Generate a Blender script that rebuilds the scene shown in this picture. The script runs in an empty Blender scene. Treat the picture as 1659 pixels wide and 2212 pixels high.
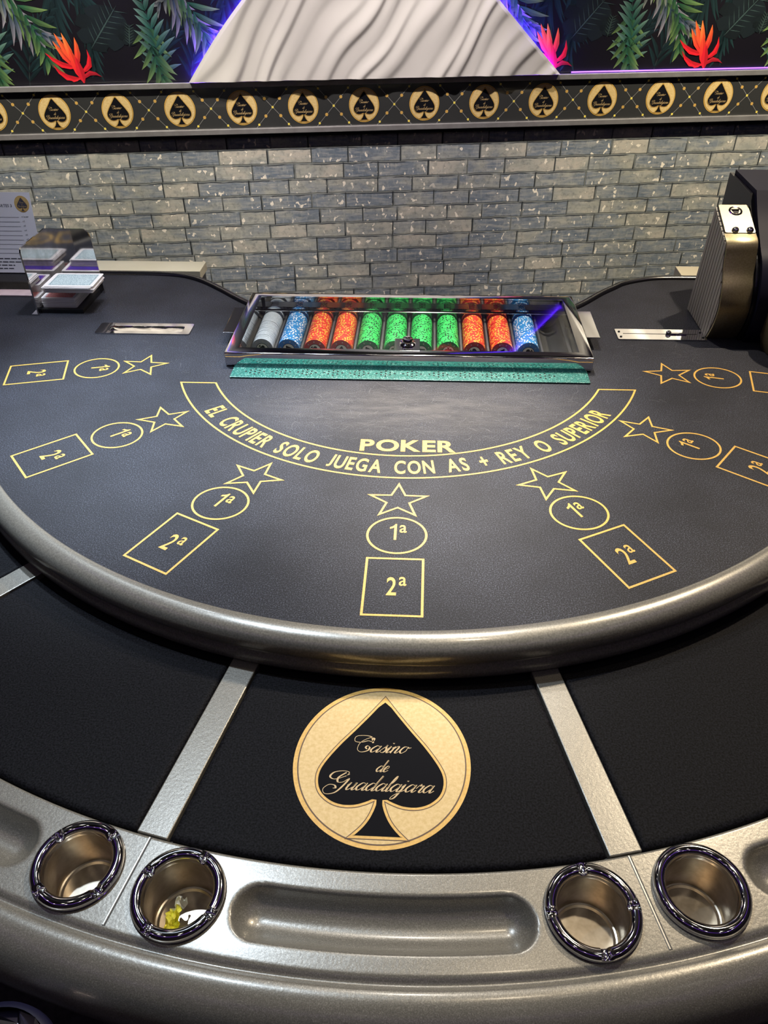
import bpy, bmesh, math, random
from mathutils import Vector, Matrix
from mathutils.geometry import delaunay_2d_cdt
random.seed(7)
PI = math.pi
SC = bpy.context.scene
COL = SC.collection
# ------------------------------------------------------------------ camera
cd = bpy.data.cameras.new('camera'); cam = bpy.data.objects.new('camera', cd); COL.objects.link(cam)
right = Vector((0.99869642, 0.05035987, -0.00832779)); up = Vector((-0.02462688, 0.61828614, 0.78556716)); fwd = Vector((-0.04471002, 0.78433802, -0.61872036))
m = Matrix.Identity(4)
for i in range(3):
    m[i][0] = right[i]; m[i][1] = up[i]; m[i][2] = -fwd[i]
m[0][3], m[1][3], m[2][3] = 0.02816033, -1.32227953, 0.65
cam.matrix_world = m
cd.sensor_fit = 'VERTICAL'; cd.sensor_height = 24.0; cd.lens = 24.0 * 1659.818 / 2212.0
cd.clip_start = 0.02; cd.clip_end = 50
SC.camera = cam
# ------------------------------------------------------------------ colour management, world, lamps
SC.view_settings.view_transform = 'Standard'; SC.view_settings.look = 'None'
SC.view_settings.exposure = 0.0; SC.view_settings.gamma = 1.0
SC.view_settings.use_curve_mapping = False
w = bpy.data.worlds.new('world'); SC.world = w; w.use_nodes = True
w.node_tree.nodes['Background'].inputs[0].default_value = (0.30, 0.27, 0.36, 1); w.node_tree.nodes['Background'].inputs[1].default_value = 0.08

def spot(name, loc, target, power, color, angle=70, blend=0.6, radius=0.04):
    l = bpy.data.lights.new(name, 'SPOT'); l.energy = power; l.color = color
    l.spot_size = math.radians(angle); l.spot_blend = blend; l.shadow_soft_size = radius
    o = bpy.data.objects.new(name, l); COL.objects.link(o); o.location = loc
    o.rotation_euler = (Vector(target) - Vector(loc)).to_track_quat('-Z', 'Y').to_euler()
    return o
COOL = (0.72, 0.85, 1.0); WARM = (1.0, 0.84, 0.62); NEUT = (1.0, 0.93, 0.84)
spot('ceiling_spot_table_left', (-0.60, -0.14, 1.88), (-0.40, -0.52, 0), 112, COOL, 66, 1.0, 0.03)
spot('ceiling_spot_table_right', (1.15, 0.50, 1.88), (0.48, -0.40, 0), 165, WARM, 74, 0.9, 0.03)
spot('ceiling_spot_dealer', (0.02, 0.62, 1.88), (0.0, -0.12, 0), 95, NEUT, 56, 1.0, 0.04)
spot('ceiling_spot_player', (0.35, -0.45, 1.88), (0.1, -0.90, 0), 18, WARM, 60, 1.0, 0.04)
spot('wall_washer_left', (-1.12, 0.30, 1.88), (-1.12, 1.30, 0.10), 310, (1.0, 0.95, 0.84), 48, 1.0, 0.03)
spot('wall_washer_centre', (-0.05, 0.42, 1.88), (-0.10, 1.42, 0.16), 265, (1.0, 0.93, 0.92), 44, 1.0, 0.03)
spot('wall_washer_right', (1.20, 0.55, 1.88), (1.05, 1.57, 0.10), 370, (1.0, 0.92, 0.74), 46, 1.0, 0.03)
spot('beam_spot_left', (-0.95, 0.55, 1.9), (-0.45, -0.25, 0), 430, COOL, 22, 1.0, 0.05)
spot('beam_spot_centre', (0.05, 0.85, 1.9), (0.03, -0.20, 0), 520, NEUT, 22, 1.0, 0.05)
spot('fill_spot_wing_left', (-0.15, 0.10, 1.88), (-0.76, 0.22, 0), 85, (0.95, 0.95, 1.0), 26, 1.0, 0.03)  # added fill, brightens the cards on the left wing
spot('beam_spot_middle', (0.25, 0.35, 1.9), (0.09, -0.60, 0), 110, NEUT, 13, 1.0, 0.05)

# ------------------------------------------------------------------ materials
MATS = {}
def mat(name, col=(0.5, 0.5, 0.5), rough=0.5, metal=0.0, **kw):
    if name in MATS: return MATS[name]
    mt = bpy.data.materials.new(name); mt.use_nodes = True
    b = mt.node_tree.nodes['Principled BSDF']
    b.inputs['Base Color'].default_value = (*col, 1); b.inputs['Roughness'].default_value = rough
    b.inputs['Metallic'].default_value = metal
    for k, v in kw.items():
        b.inputs[k.replace('_', ' ')].default_value = v
    MATS[name] = mt
    return mt
class N:
    """small node helper"""
    def __init__(s, mt): s.t = mt.node_tree; s.b = s.t.nodes['Principled BSDF']
    def n(s, typ, ins=None, **props):
        x = s.t.nodes.new(typ)
        for k, v in props.items(): setattr(x, k, v)
        for k, v in (ins or {}).items():
            if isinstance(v, bpy.types.NodeSocket): s.t.links.new(v, x.inputs[k])
            else: x.inputs[k].default_value = v
        return x
    def link(s, a, b): s.t.links.new(a, b)
    def math(s, op, a, b=0.0, c=0.0):
        return s.n('ShaderNodeMath', {0: a, 1: b, 2: c}, operation=op).outputs[0]
    def ramp(s, fac, stops):
        r = s.n('ShaderNodeValToRGB', {0: fac}); e = r.color_ramp.elements
        while len(e) < len(stops): e.new(0.5)
        for el, (p, c) in zip(e, stops): el.position = p; el.color = (*c, 1)
        return r.outputs[0]
    def mix(s, fac, a, b, typ='MIX'):
        x = s.n('ShaderNodeMix', data_type='RGBA', blend_type=typ)
        for sock, v in ((x.inputs[0], fac), (x.inputs[6], a), (x.inputs[7], b)):
            if isinstance(v, bpy.types.NodeSocket): s.link(v, sock)
            else: sock.default_value = v if isinstance(v, (int, float)) else (*v, 1)
        return x.outputs[2]
    def noise(s, vec, scale, detail=3, rough=0.5, dist=0.0):
        return s.n('ShaderNodeTexNoise', {'Vector': vec, 'Scale': scale, 'Detail': detail, 'Roughness': rough, 'Distortion': dist}).outputs[0]
    def bump(s, h, strength, dist):
        x = s.n('ShaderNodeBump', {'Height': h, 'Strength': strength, 'Distance': dist}); s.link(x.outputs[0], s.b.inputs['Normal'])

def noisy(name, c1, c2, scale, rough, metal=0.0, bump=0.0, bdist=0.001, lo=0.35, hi=0.65, bscale=None, **kw):
    if name in MATS: return MATS[name]
    mt = mat(name, c1, rough, metal, **kw); k = N(mt)
    co = k.n('ShaderNodeTexCoord').outputs['Object']
    f = k.noise(co, scale, 3, 0.6)
    k.link(k.ramp(f, [(lo, c1), (hi, c2)]), k.b.inputs['Base Color'])
    if bump: k.bump(k.noise(co, bscale or scale, 2, 0.6), bump, bdist)
    return mt

M_FELT = mat('felt_black', (0.03, 0.03, 0.04), 0.62); k = N(M_FELT)
co = k.n('ShaderNodeTexCoord').outputs['Object']
f1 = k.noise(co, 600, 3, 0.75); f2 = k.noise(co, 7, 4, 0.6)
c = k.ramp(f1, [(0.36, (0.003, 0.003, 0.004)), (0.52, (0.019, 0.020, 0.029)), (0.68, (0.115, 0.125, 0.165))])
sheen_wear = k.n('ShaderNodeVectorMath', {0: k.n('ShaderNodeVectorMath', {0: co, 1: (-0.02, 0.22, 0)}, operation='ADD').outputs[0], 1: (3.0, 9.0, 0)}, operation='MULTIPLY').outputs[0]  # pool of sheen and worn fibres painted as paler felt
sheen_wear = k.n('ShaderNodeVectorMath', {0: sheen_wear}, operation='LENGTH').outputs['Value']
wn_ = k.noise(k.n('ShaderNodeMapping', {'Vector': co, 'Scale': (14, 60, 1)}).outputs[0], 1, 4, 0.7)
sheen_wear = k.math('MULTIPLY', k.ramp(sheen_wear, [(0.0, (1, 1, 1)), (1.0, (0, 0, 0))]), k.ramp(wn_, [(0.35, (0.25, 0.25, 0.25)), (0.7, (1, 1, 1))]))
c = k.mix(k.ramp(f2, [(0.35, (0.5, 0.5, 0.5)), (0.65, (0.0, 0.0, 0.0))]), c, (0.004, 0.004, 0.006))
c = k.mix(k.math('MULTIPLY', sheen_wear, 0.80), c, (0.120, 0.112, 0.110))
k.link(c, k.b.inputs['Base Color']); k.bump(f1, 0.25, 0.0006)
k.b.inputs['Specular IOR Level'].default_value = 0.20; k.b.inputs['Roughness'].default_value = 0.58
k.b.inputs['Sheen Weight'].default_value = 0.08; k.b.inputs['Sheen Roughness'].default_value = 0.4
M_PANEL = noisy('panel_vinyl_black', (0.002, 0.002, 0.0025), (0.012, 0.012, 0.015), 500, 0.6, 0, 0.2, 0.0005, Specular_IOR_Level=0.05)

M_GREY = mat('metallic_grey_paint', (0.3, 0.28, 0.25), 0.34, 0.35); k = N(M_GREY)
co = k.n('ShaderNodeTexCoord').outputs['Object']
g1 = k.noise(co, 1000, 3, 0.7); g2 = k.noise(co, 320, 2, 0.5)
k.link(k.ramp(g1, [(0.3, (0.12, 0.112, 0.095)), (0.55, (0.20, 0.188, 0.160)), (0.74, (0.36, 0.34, 0.295))]), k.b.inputs['Base Color'])
k.bump(g2, 0.20, 0.0006); k.b.inputs['Coat Weight'].default_value = 0.3; k.b.inputs['Coat Roughness'].default_value = 0.15
M_RIM = noisy('metallic_grey_rail_paint', (0.17, 0.16, 0.137), (0.27, 0.255, 0.22), 480, 0.30, 0.35, 0.08, 0.0005, Coat_Weight=0.4, Coat_Roughness=0.12)
M_CHROME = mat('chrome', (0.72, 0.71, 0.71), 0.07, 1.0)
M_STEEL = noisy('brushed_cup_steel', (0.42, 0.36, 0.28), (0.60, 0.54, 0.45), 60, 0.30, 0.9)
M_MIRROR = noisy('scratched_mirror_plate', (0.62, 0.60, 0.58), (0.75, 0.73, 0.72), 40, 0.07, 1.0)
M_GOLD = noisy('printed_gold', (0.60, 0.34, 0.05), (0.72, 0.43, 0.085), 300, 0.5)
M_CREAM = noisy('printed_cream', (0.60, 0.41, 0.15), (0.70, 0.51, 0.23), 250, 0.55)
M_BROWN = mat('printed_brown', (0.10, 0.05, 0.02), 0.6)
M_INK = mat('printed_black', (0.006, 0.006, 0.008), 0.7, Specular_IOR_Level=0.06)
M_SCRIPT = mat('printed_script_gold', (0.52, 0.36, 0.16), 0.5)
M_BLACK = mat('black_plastic', (0.008, 0.008, 0.010), 0.35)
M_EDGE = mat('black_padded_edge', (0.006, 0.006, 0.008), 0.22, Specular_IOR_Level=0.6)
def thin_glass(name, tint, refl, rough):
    mt = bpy.data.materials.new(name); mt.use_nodes = True; t = mt.node_tree; t.nodes.clear()
    o_ = t.nodes.new('ShaderNodeOutputMaterial'); mx = t.nodes.new('ShaderNodeMixShader'); tr = t.nodes.new('ShaderNodeBsdfTransparent'); gl = t.nodes.new('ShaderNodeBsdfGlossy'); fr = t.nodes.new('ShaderNodeLayerWeight'); pw = t.nodes.new('ShaderNodeMath'); pw.operation = 'POWER'; ml = t.nodes.new('ShaderNodeMath'); ml.operation = 'MULTIPLY_ADD'
    tr.inputs[0].default_value = (*tint, 1); gl.inputs['Roughness'].default_value = rough; fr.inputs[0].default_value = 0.5; pw.inputs[1].default_value = 3.5; ml.inputs[1].default_value = 0.7; ml.inputs[2].default_value = refl
    t.links.new(fr.outputs['Facing'], pw.inputs[0]); t.links.new(pw.outputs[0], ml.inputs[0])
    t.links.new(ml.outputs[0], mx.inputs[0]); t.links.new(tr.outputs[0], mx.inputs[1]); t.links.new(gl.outputs[0], mx.inputs[2]); t.links.new(mx.outputs[0], o_.inputs[0])
    return mt
M_GLASS = thin_glass('clear_cover_glass', (0.97, 0.98, 0.98), 0.045, 0.0)
M_ACRYL = thin_glass('clear_acrylic', (0.98, 0.98, 0.99), 0.02, 0.02)
M_GLITTER = mat('teal_glitter', (0.02, 0.22, 0.18), 0.4, 0.1); k = N(M_GLITTER)
co = k.n('ShaderNodeTexCoord').outputs['Object']
v = k.n('ShaderNodeTexVoronoi', {'Vector': co, 'Scale': 1000}); g = k.n('ShaderNodeSeparateColor', {0: v.outputs['Color']}).outputs[0]
k.link(k.ramp(g, [(0.0, (0.003, 0.045, 0.038)), (0.6, (0.008, 0.11, 0.092)), (0.90, (0.03, 0.22, 0.18)), (0.99, (0.35, 0.55, 0.48))]), k.b.inputs['Base Color'])

# ------------------------------------------------------------------ object helpers
def tag(o, label=None, cat=None, group=None, kind=None):
    if label: o['label'] = label
    if cat: o['category'] = cat
    if group: o['group'] = group
    if kind: o['kind'] = kind
    return o
def thing(name, label, cat, loc=(0, 0, 0), rz=0, group=None, parent=None):
    o = bpy.data.objects.new(name, None); COL.objects.link(o); o.location = loc; o.rotation_euler = (0, 0, rz)
    o.empty_display_size = 0.02
    return tag(o, label, cat, group)
def obj(name, bm, mats, parent=None, smooth=None, loc=None):
    me = bpy.data.meshes.new(name)
    if isinstance(bm, bmesh.types.BMesh):
        bm.to_mesh(me); bm.free()
    else:
        me = bm
    for x in (mats if isinstance(mats, (list, tuple)) else [mats]): me.materials.append(x)
    if smooth is not None:
        for p in me.polygons: p.use_smooth = True
        if smooth < 180: me.set_sharp_from_angle(angle=math.radians(smooth))
    o = bpy.data.objects.new(name, me); COL.objects.link(o)
    if parent: o.parent = parent
    if loc: o.location = loc
    return o
def box(bm, x0, x1, y0, y1, z0, z1, mi=0, bev=0.0, mtx=None, seg=2):
    vs = [bm.verts.new((x, y, z)) for z in (z0, z1) for y in (y0, y1) for x in (x0, x1)]
    F = [(0, 2, 3, 1), (4, 5, 7, 6), (0, 1, 5, 4), (2, 6, 7, 3), (0, 4, 6, 2), (1, 3, 7, 5)]
    fs = [bm.faces.new([vs[i] for i in q]) for q in F]
    for f_ in fs: f_.material_index = mi
    if bev:
        es = list({e for f_ in fs for e in f_.edges})
        r_ = bmesh.ops.bevel(bm, geom=es, offset=bev, segments=seg, affect='EDGES', profile=0.5)
        vs = list({v_ for f_ in r_['faces'] for v_ in f_.verts} | {v_ for v_ in vs if v_.is_valid})
        for f_ in r_['faces']: f_.material_index = mi
    if mtx: bmesh.ops.transform(bm, matrix=mtx, verts=vs)
    return vs
def lathe(bm, prof, seg=64, mi=0, zfun=None, center=(0, 0)):
    rings = []
    for (r, z) in prof:
        ring = []
        for i in range(seg):
            a = 2 * PI * i / seg
            zz = z + (zfun(a, r, z) if zfun else 0)
            ring.append(bm.verts.new((center[0] + r * math.cos(a), center[1] + r * math.sin(a), zz)))
        rings.append(ring)
    for a_, b_ in zip(rings, rings[1:]):
        for i in range(seg):
            f_ = bm.faces.new((a_[i], a_[(i + 1) % seg], b_[(i + 1) % seg], b_[i])); f_.material_index = mi
    return rings
def disc(bm, r, z, seg=64, mi=0, c=(0, 0), ry=None):
    vs = [bm.verts.new((c[0] + r * math.cos(2 * PI * i / seg), c[1] + (ry or r) * math.sin(2 * PI * i / seg), z)) for i in range(seg)]
    f_ = bm.faces.new(vs); f_.material_index = mi; return f_
def poly(bm, pts, z=0.0, mi=0):
    """filled flat polygon (possibly concave)"""
    n = len(pts)
    r_ = delaunay_2d_cdt([Vector(p) for p in pts], [], [list(range(n))], 1, 1e-7)
    vs = [bm.verts.new((p[0], p[1], z)) for p in r_[0]]
    for f_ in r_[2]:
        try:
            q = bm.faces.new([vs[i] for i in f_]); q.material_index = mi
            q.normal_update()
            if q.normal.z < 0: q.normal_flip()
        except ValueError: pass
def extrude_poly(bm, pts, z0, z1, mi=0):
    """prism with flat caps from outline pts, z0 bottom z1 top"""
    poly(bm, pts, z1, mi); poly(bm, pts, z0, mi)
    lo = [bm.verts.new((p[0], p[1], z0)) for p in pts]; hi = [bm.verts.new((p[0], p[1], z1)) for p in pts]
    n = len(pts)
    for i in range(n):
        f_ = bm.faces.new((lo[i], lo[(i + 1) % n], hi[(i + 1) % n], hi[i])); f_.material_index = mi
def band(bm, pts, wd, z=0.0, mi=0, closed=True):
    """outline stroke of constant width, mitred"""
    n = len(pts); P = [Vector(p) for p in pts]; a_, b_ = [], []
    for i in range(n):
        if closed or 0 < i < n - 1:
            d1 = (P[i] - P[i - 1]).normalized(); d2 = (P[(i + 1) % n] - P[i]).normalized()
        elif i == 0: d1 = d2 = (P[1] - P[0]).normalized()
        else: d1 = d2 = (P[-1] - P[-2]).normalized()
        n1 = Vector((-d1.y, d1.x)); n2 = Vector((-d2.y, d2.x)); t = (n1 + n2)
        if t.length < 1e-6: t = n1
        t.normalize(); s = min(1 / max(t.dot(n1), 0.3), 3.2) * wd / 2
        a_.append(bm.verts.new((*(P[i] + t * s), z))); b_.append(bm.verts.new((*(P[i] - t * s), z)))
    for i in range(n if closed else n - 1):
        j = (i + 1) % n
        f_ = bm.faces.new((b_[i], b_[j], a_[j], a_[i])); f_.material_index = mi
def tube(bm, pts, rad, seg=8, mi=0, closed=False, flat=1.0):
    P = [Vector(p) for p in pts]; n = len(P); rings = []
    for i in range(n):
        if closed: d = P[(i + 1) % n] - P[i - 1]
        else: d = P[min(i + 1, n - 1)] - P[max(i - 1, 0)]
        d.normalize(); upv = Vector((0, 0, 1)) if abs(d.z) < 0.95 else Vector((0, 1, 0))
        s = d.cross(upv).normalized(); u_ = s.cross(d).normalized()
        r_ = rad[i] if isinstance(rad, list) else rad
        rings.append([bm.verts.new(P[i] + s * r_ * math.cos(2 * PI * j / seg) + u_ * r_ * flat * math.sin(2 * PI * j / seg)) for j in range(seg)])
    rng = range(n) if closed else range(n - 1)
    for i in rng:
        a_, b_ = rings[i], rings[(i + 1) % n]
        for j in range(seg):
            f_ = bm.faces.new((a_[j], a_[(j + 1) % seg], b_[(j + 1) % seg], b_[j])); f_.material_index = mi
    if not closed:
        for rg, fl in ((rings[0], True), (rings[-1], False)):
            f_ = bm.faces.new(rg[::-1] if not fl else rg); f_.material_index = mi
def catmull(pts, n=8, closed=False):
    P = [Vector(p) for p in pts]; out = []; m_ = len(P)
    for i in range(m_ if closed else m_ - 1):
        if closed: p0, p1, p2, p3 = P[i - 1], P[i], P[(i + 1) % m_], P[(i + 2) % m_]
        else: p0, p1, p2, p3 = P[max(i - 1, 0)], P[i], P[i + 1], P[min(i + 2, m_ - 1)]
        for j in range(n):
            t = j / n
            out.append(0.5 * ((2 * p1) + (p2 - p0) * t + (2 * p0 - 5 * p1 + 4 * p2 - p3) * t * t + (3 * p1 - p0 - 3 * p2 + p3) * t ** 3))
    if not closed: out.append(P[-1])
    return out
GC = {}
def glyph(ch, bold=0.0):
    """mesh verts/faces of one built-in-font character"""
    if (ch, bold) in GC: return GC[(ch, bold)]
    cu = bpy.data.curves.new('t', 'FONT'); cu.body = ch; cu.offset = bold; cu.resolution_u = 4
    o = bpy.data.objects.new('t', cu); COL.objects.link(o)
    me = bpy.data.meshes.new_from_object(o.evaluated_get(bpy.context.evaluated_depsgraph_get()))
    vs = [tuple(v_.co[:2]) for v_ in me.vertices]; fs = [tuple(p.vertices) for p in me.polygons]
    bpy.data.objects.remove(o); bpy.data.curves.remove(cu); bpy.data.meshes.remove(me)
    if ch == 'J':
        mn = min(v_[1] for v_ in vs); vs = [(a_, (b_ - mn) * .729 / (.729 - mn)) for a_, b_ in vs]
    xs = [v_[0] for v_ in vs] or [0, 0.3]
    GC[(ch, bold)] = (vs, fs, min(xs), max(xs)); return GC[(ch, bold)]
def one_glyph():
    v_ = [(.34, 0), (.34, .729), (.285, .729), (.245, .66), (.185, .61), (.10, .575), (.10, .49), (.17, .515), (.25, .56), (.25, 0)]
    return (v_, [tuple(range(len(v_)))[::-1]], .10, .34)
def text(bm, s, h, mtx2, z, mi=0, xs=1.0, bold=0.0, gap=0.12, align='C', kern=None):
    """lay string s (cap height h) along +x in the 2D frame mtx2(x,y)->(X,Y)"""
    k_ = h / 0.729; x = 0; items = []
    for ch in s:
        if ch == ' ': x += 0.32; continue
        g_ = one_glyph() if ch == '1' else glyph(ch, bold); items.append((g_, x - g_[2])); x += g_[3] - g_[2] + gap
    wtot = x - gap; off = {'C': -wtot / 2, 'L': 0, 'R': -wtot}[align]
    for g_, x0 in items:
        vs = [bm.verts.new((*mtx2((vx + x0 + off) * k_ * xs, vy * k_), z)) for vx, vy in g_[0]]
        for f_ in g_[1]:
            try:
                q = bm.faces.new([vs[i] for i in f_]); q.material_index = mi
            except ValueError: pass
    return wtot * k_ * xs
def rot2(a, ox=0, oy=0, sx=1, sy=1):
    ca, sa = math.cos(a), math.sin(a)
    return lambda x, y: (ox + (ca * x - sa * y) * sx, oy + (sa * x + ca * y) * sy)
# script hand for the emblem
SCRIPT = {
 'a': ([[(.75, .85), (.4, 1), (.05, .45), (.25, 0), (.6, .35), (.8, 1), (.72, .2), (.85, 0), (1.1, .3)]], 1.0),
 'n': ([[(0, .7), (.18, 1), (.18, .7), (.1, 0)], [(.12, .4), (.45, 1), (.65, .85), (.55, .15), (.7, 0), (.95, .3)]], .95),
 'i': ([[(0, .5), (.2, 1), (.12, .15), (.25, 0), (.5, .3)], [(.22, 1.45), (.27, 1.5), (.24, 1.4)]], .45),
 's': ([[(0, .2), (.45, 1.12), (.42, .9), (.6, .4), (.42, .02), (.12, .1)], [(.42, .02), (.7, .3)]], .68),
 'o': ([[(.6, .95), (.25, .95), (.05, .4), (.3, 0), (.65, .4), (.6, .95), (.75, .8), (1.0, .9)]], .9),
 'd': ([[(.75, .85), (.4, 1), (.05, .45), (.25, 0), (.6, .35), (.88, 1.2), (.95, 2.0), (.72, .2), (.85, 0), (1.1, .3)]], 1.0),
 'e': ([[(.1, .4), (.5, .6), (.6, .9), (.35, 1), (.08, .5), (.25, 0), (.7, .3)]], .72),
 'u': ([[(0, .6), (.2, 1), (.1, .3), (.25, 0), (.6, .4), (.78, 1), (.68, .2), (.8, 0), (1.05, .3)]], 1.0),
 'l': ([[(0, .4), (.42, 1.4), (.45, 2.05), (.28, 1.6), (.12, .2), (.28, 0), (.5, .3)]], .45),
 'j': ([[(0, .6), (.2, 1), (.12, .2), (-.1, -.8), (-.45, -.95), (-.3, -.45), (.5, .3)], [(.22, 1.45), (.27, 1.5), (.24, 1.4)]], .5),
 'r': ([[(0, .5), (.25, 1.1), (.32, .85), (.6, .92), (.55, .6), (.45, .15), (.6, 0), (.85, .3)]], .78),
 'C': ([[(1.75, .75), (1.45, .95), (1.3, .7), (1.5, .45)], [(1.75, .75), (1.65, .25), (1.0, -.02), (.5, .4), (.55, 1.4), (1.3, 2.15), (1.85, 2.1), (1.75, 1.6), (1.3, 1.7), (.6, 1.45), (-.1, 1.6), (-.15, 2.3), (.6, 2.5), (1.5, 2.3), (1.9, 1.4)]], 1.85),
 'G': ([[(1.55, 1.75), (1.8, 2.3), (1.2, 2.5), (.3, 2.3), (.0, 1.7), (.5, 1.35), (1.2, 1.6), (1.9, 2.1)], [(1.5, 2.3), (.9, 1.6), (1.0, 1.0), (1.5, 1.0), (2.0, 1.5), (1.7, .6), (1.1, -.4), (.2, -.6), (-.2, 0), (.2, .6), (.8, .55), (1.0, .2), (.75, .15)]], 1.95)}
def script(bm, s, xh, cx, y, z, mi, width=None, shear=0.45, heavy=1.0, f=lambda x, y: (x, y)):
    tot = sum(SCRIPT[c_][1] for c_ in s); sx = (width / (tot * xh)) if width else 1.0
    x = cx - tot * xh * sx / 2
    for c_ in s:
        for st in SCRIPT[c_][0]:
            z += 0.000006
            cap = c_ in 'CG'
            P = catmull([Vector((px, py)) for px, py in st], 6)
            Q = [Vector(((p.x + p.y * shear * (0.5 if cap else 1)) * xh * sx + x, p.y * xh + y)) for p in P]
            L, R_ = [], []
            for i in range(len(Q)):
                d = Q[min(i + 1, len(Q) - 1)] - Q[max(i - 1, 0)]
                if d.length < 1e-9: d = Vector((1, 0))
                d.normalize(); wv = xh * heavy * (0.036 + 0.085 * max(0, -d.y) ** 1.5)
                nn = Vector((-d.y, d.x)); L.append(bm.verts.new((*f(*(Q[i] + nn * wv)), z))); R_.append(bm.verts.new((*f(*(Q[i] - nn * wv)), z)))
            for i in range(len(Q) - 1):
                q = bm.faces.new((R_[i], R_[i + 1], L[i + 1], L[i])); q.material_index = mi
        x += SCRIPT[c_][1] * xh * sx
SPADE_R = [(0, .0962 * .875), (.017, .06), (.0325, .0392), (.0475, .0198), (.0605, -.0002), (.0665, -.0145), (.0665, -.0285), (.0612, -.0405), (.050, -.0498), (.037, -.0538), (.0235, -.0532), (.0125, -.0495), (.0052, -.0458)]
STEM_R = [(.0052, -.0458), (.0080, -.0555), (.0125, -.0655), (.0195, -.0750), (.0305, -.0858)]
def spade_outline(n=6, flip=1):
    lobe = catmull([Vector(p) for p in SPADE_R], n); stem = catmull([Vector(p) for p in STEM_R], n)
    Rr = lobe + stem[1:]
    return [Vector((p.x, p.y)) for p in Rr] + [Vector((-p.x, p.y)) for p in Rr[::-1]][:-1]
def emblem_bm(detail=True):
    """casino roundel, unit metres of the table panel, centre at origin. slots: 0 gold 1 cream 2 brown 3 ink 4 script"""
    bm = bmesh.new(); n = 96 if detail else 48; e = 0.00012 if detail else 0.0006
    disc(bm, .0926, e, n, 0, ry=.0962); disc(bm, .0882, 2 * e, n, 2, ry=.0918); disc(bm, .0868, 3 * e, n, 1, ry=.0904)
    out = spade_outline(5 if detail else 3)
    poly(bm, out, 4 * e, 0); band(bm, out, .0009, 4.5 * e, 2)
    inn = []
    for p in out: inn.append(Vector(p))
    # inset
    P = inn; ins = []
    for i in range(len(P)):
        d = (P[(i + 1) % len(P)] - P[i - 1]).normalized(); nn = Vector((d.y, -d.x)) * -1
        ins.append(P[i] - Vector((-d.y, d.x)) * -0.0030 if False else P[i] + Vector((d.y, -d.x)) * 0.0030)
    # keep the narrow neck open
    ins2 = []
    for i, p in enumerate(ins):
        s = 1 if P[i].x > 0 else (-1 if P[i].x < 0 else 0)
        x = p.x
        if s and x * s < 0.0030: x = 0.0030 * s
        if s == 0: x = 0
        y = max(p.y, -0.0825)
        ins2.append((x, y))
    top = .0962 * .875 - .0085
    ins2 = [q for q in ins2 if q[1] < top - .0015] ; ins2.insert(0, (0, top))
    poly(bm, ins2, 5 * e, 3)
    script(bm, 'Casino', .0082, -.0035, .0105, 6 * e, 4, .058, heavy=1.0)
    script(bm, 'de', .0070, .0000, -.0125, 6 * e, 4, .0125)
    script(bm, 'Guadalajara', .0086, -.0020, -.0345, 6 * e, 4, .108)
    return bm
EMB_M = [M_GOLD, M_CREAM, M_BROWN, M_INK, M_SCRIPT]

# ------------------------------------------------------------------ room shell
WA = math.atan2(0.12631944, 0.99198962)
WLOC = Vector((-0.31669173, 1.38585212, 0))
def wall_obj(o): o.location = WLOC; o.rotation_euler = (0, 0, WA); return o
M_BRICK = mat('painted_brick_paper', (0.3, 0.3, 0.3), 0.6); k = N(M_BRICK)
co = k.n('ShaderNodeTexCoord').outputs['Object']
sp = k.n('ShaderNodeSeparateXYZ', {0: co}); X, Z = sp.outputs[0], sp.outputs[2]
wob = k.noise(k.n('ShaderNodeCombineXYZ', {0: X, 1: Z}).outputs[0], 14, 3)
Z2 = k.math('ADD', Z, k.math('MULTIPLY', k.math('SUBTRACT', wob, 0.5), 0.010))
row = k.math('FLOOR', k.math('DIVIDE', k.math('ADD', Z2, 10.0), 0.0487))
wn = k.n('ShaderNodeTexWhiteNoise', {'W': row}, noise_dimensions='1D').outputs[0]
X2 = k.math('ADD', k.math('ADD', X, k.math('MULTIPLY', wn, 0.143)), k.math('MULTIPLY', k.math('SINE', k.math('ADD', k.math('MULTIPLY', X, 17.0), k.math('MULTIPLY', row, 2.3))), 0.016))
X2 = k.math('ADD', X2, 20.0)
def brick(dz, dx, ms, sm):
    vec = k.n('ShaderNodeCombineXYZ', {0: k.math('ADD', X2, dx), 1: k.math('ADD', k.math('ADD', Z2, 10.0), dz)}).outputs[0]
    return k.n('ShaderNodeTexBrick', {'Vector': vec, 'Color1': (0, 0, 0, 1), 'Color2': (1, 1, 1, 1), 'Mortar': (.5, .5, .5, 1), 'Scale': 1.0, 'Mortar Size': ms, 'Mortar Smooth': sm, 'Bias': 0.0, 'Brick Width': 0.143, 'Row Height': 0.0487}, offset=0.0, squash=1.0)
bA = brick(0, 0, 0.0030, 0.4); bB = brick(0.0032, 0.0014, 0.0027, 0.6)
per = k.n('ShaderNodeSeparateColor', {0: bA.outputs['Color']}).outputs[0]
p2 = k.n('ShaderNodeCombineXYZ', {0: X, 1: Z, 2: 0.0}).outputs[0]
big = k.noise(k.n('ShaderNodeMapping', {'Vector': p2, 'Scale': (8, 15, 1)}).outputs[0], 1, 3, 0.6, 0.5)
str_ = k.noise(k.n('ShaderNodeMapping', {'Vector': p2, 'Scale': (90, 22, 1)}).outputs[0], 1, 4, 0.65)
hor = k.noise(k.n('ShaderNodeMapping', {'Vector': p2, 'Scale': (16, 120, 1)}).outputs[0], 1, 4, 0.6)
cA = k.ramp(k.math('ADD', k.math('MULTIPLY', per, 0.36), k.math('MULTIPLY', big, 0.86)), [(0.30, (0.125, 0.155, 0.195)), (0.55, (0.20, 0.225, 0.25)), (0.72, (0.34, 0.335, 0.285)), (0.85, (0.50, 0.45, 0.37))])
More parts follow.
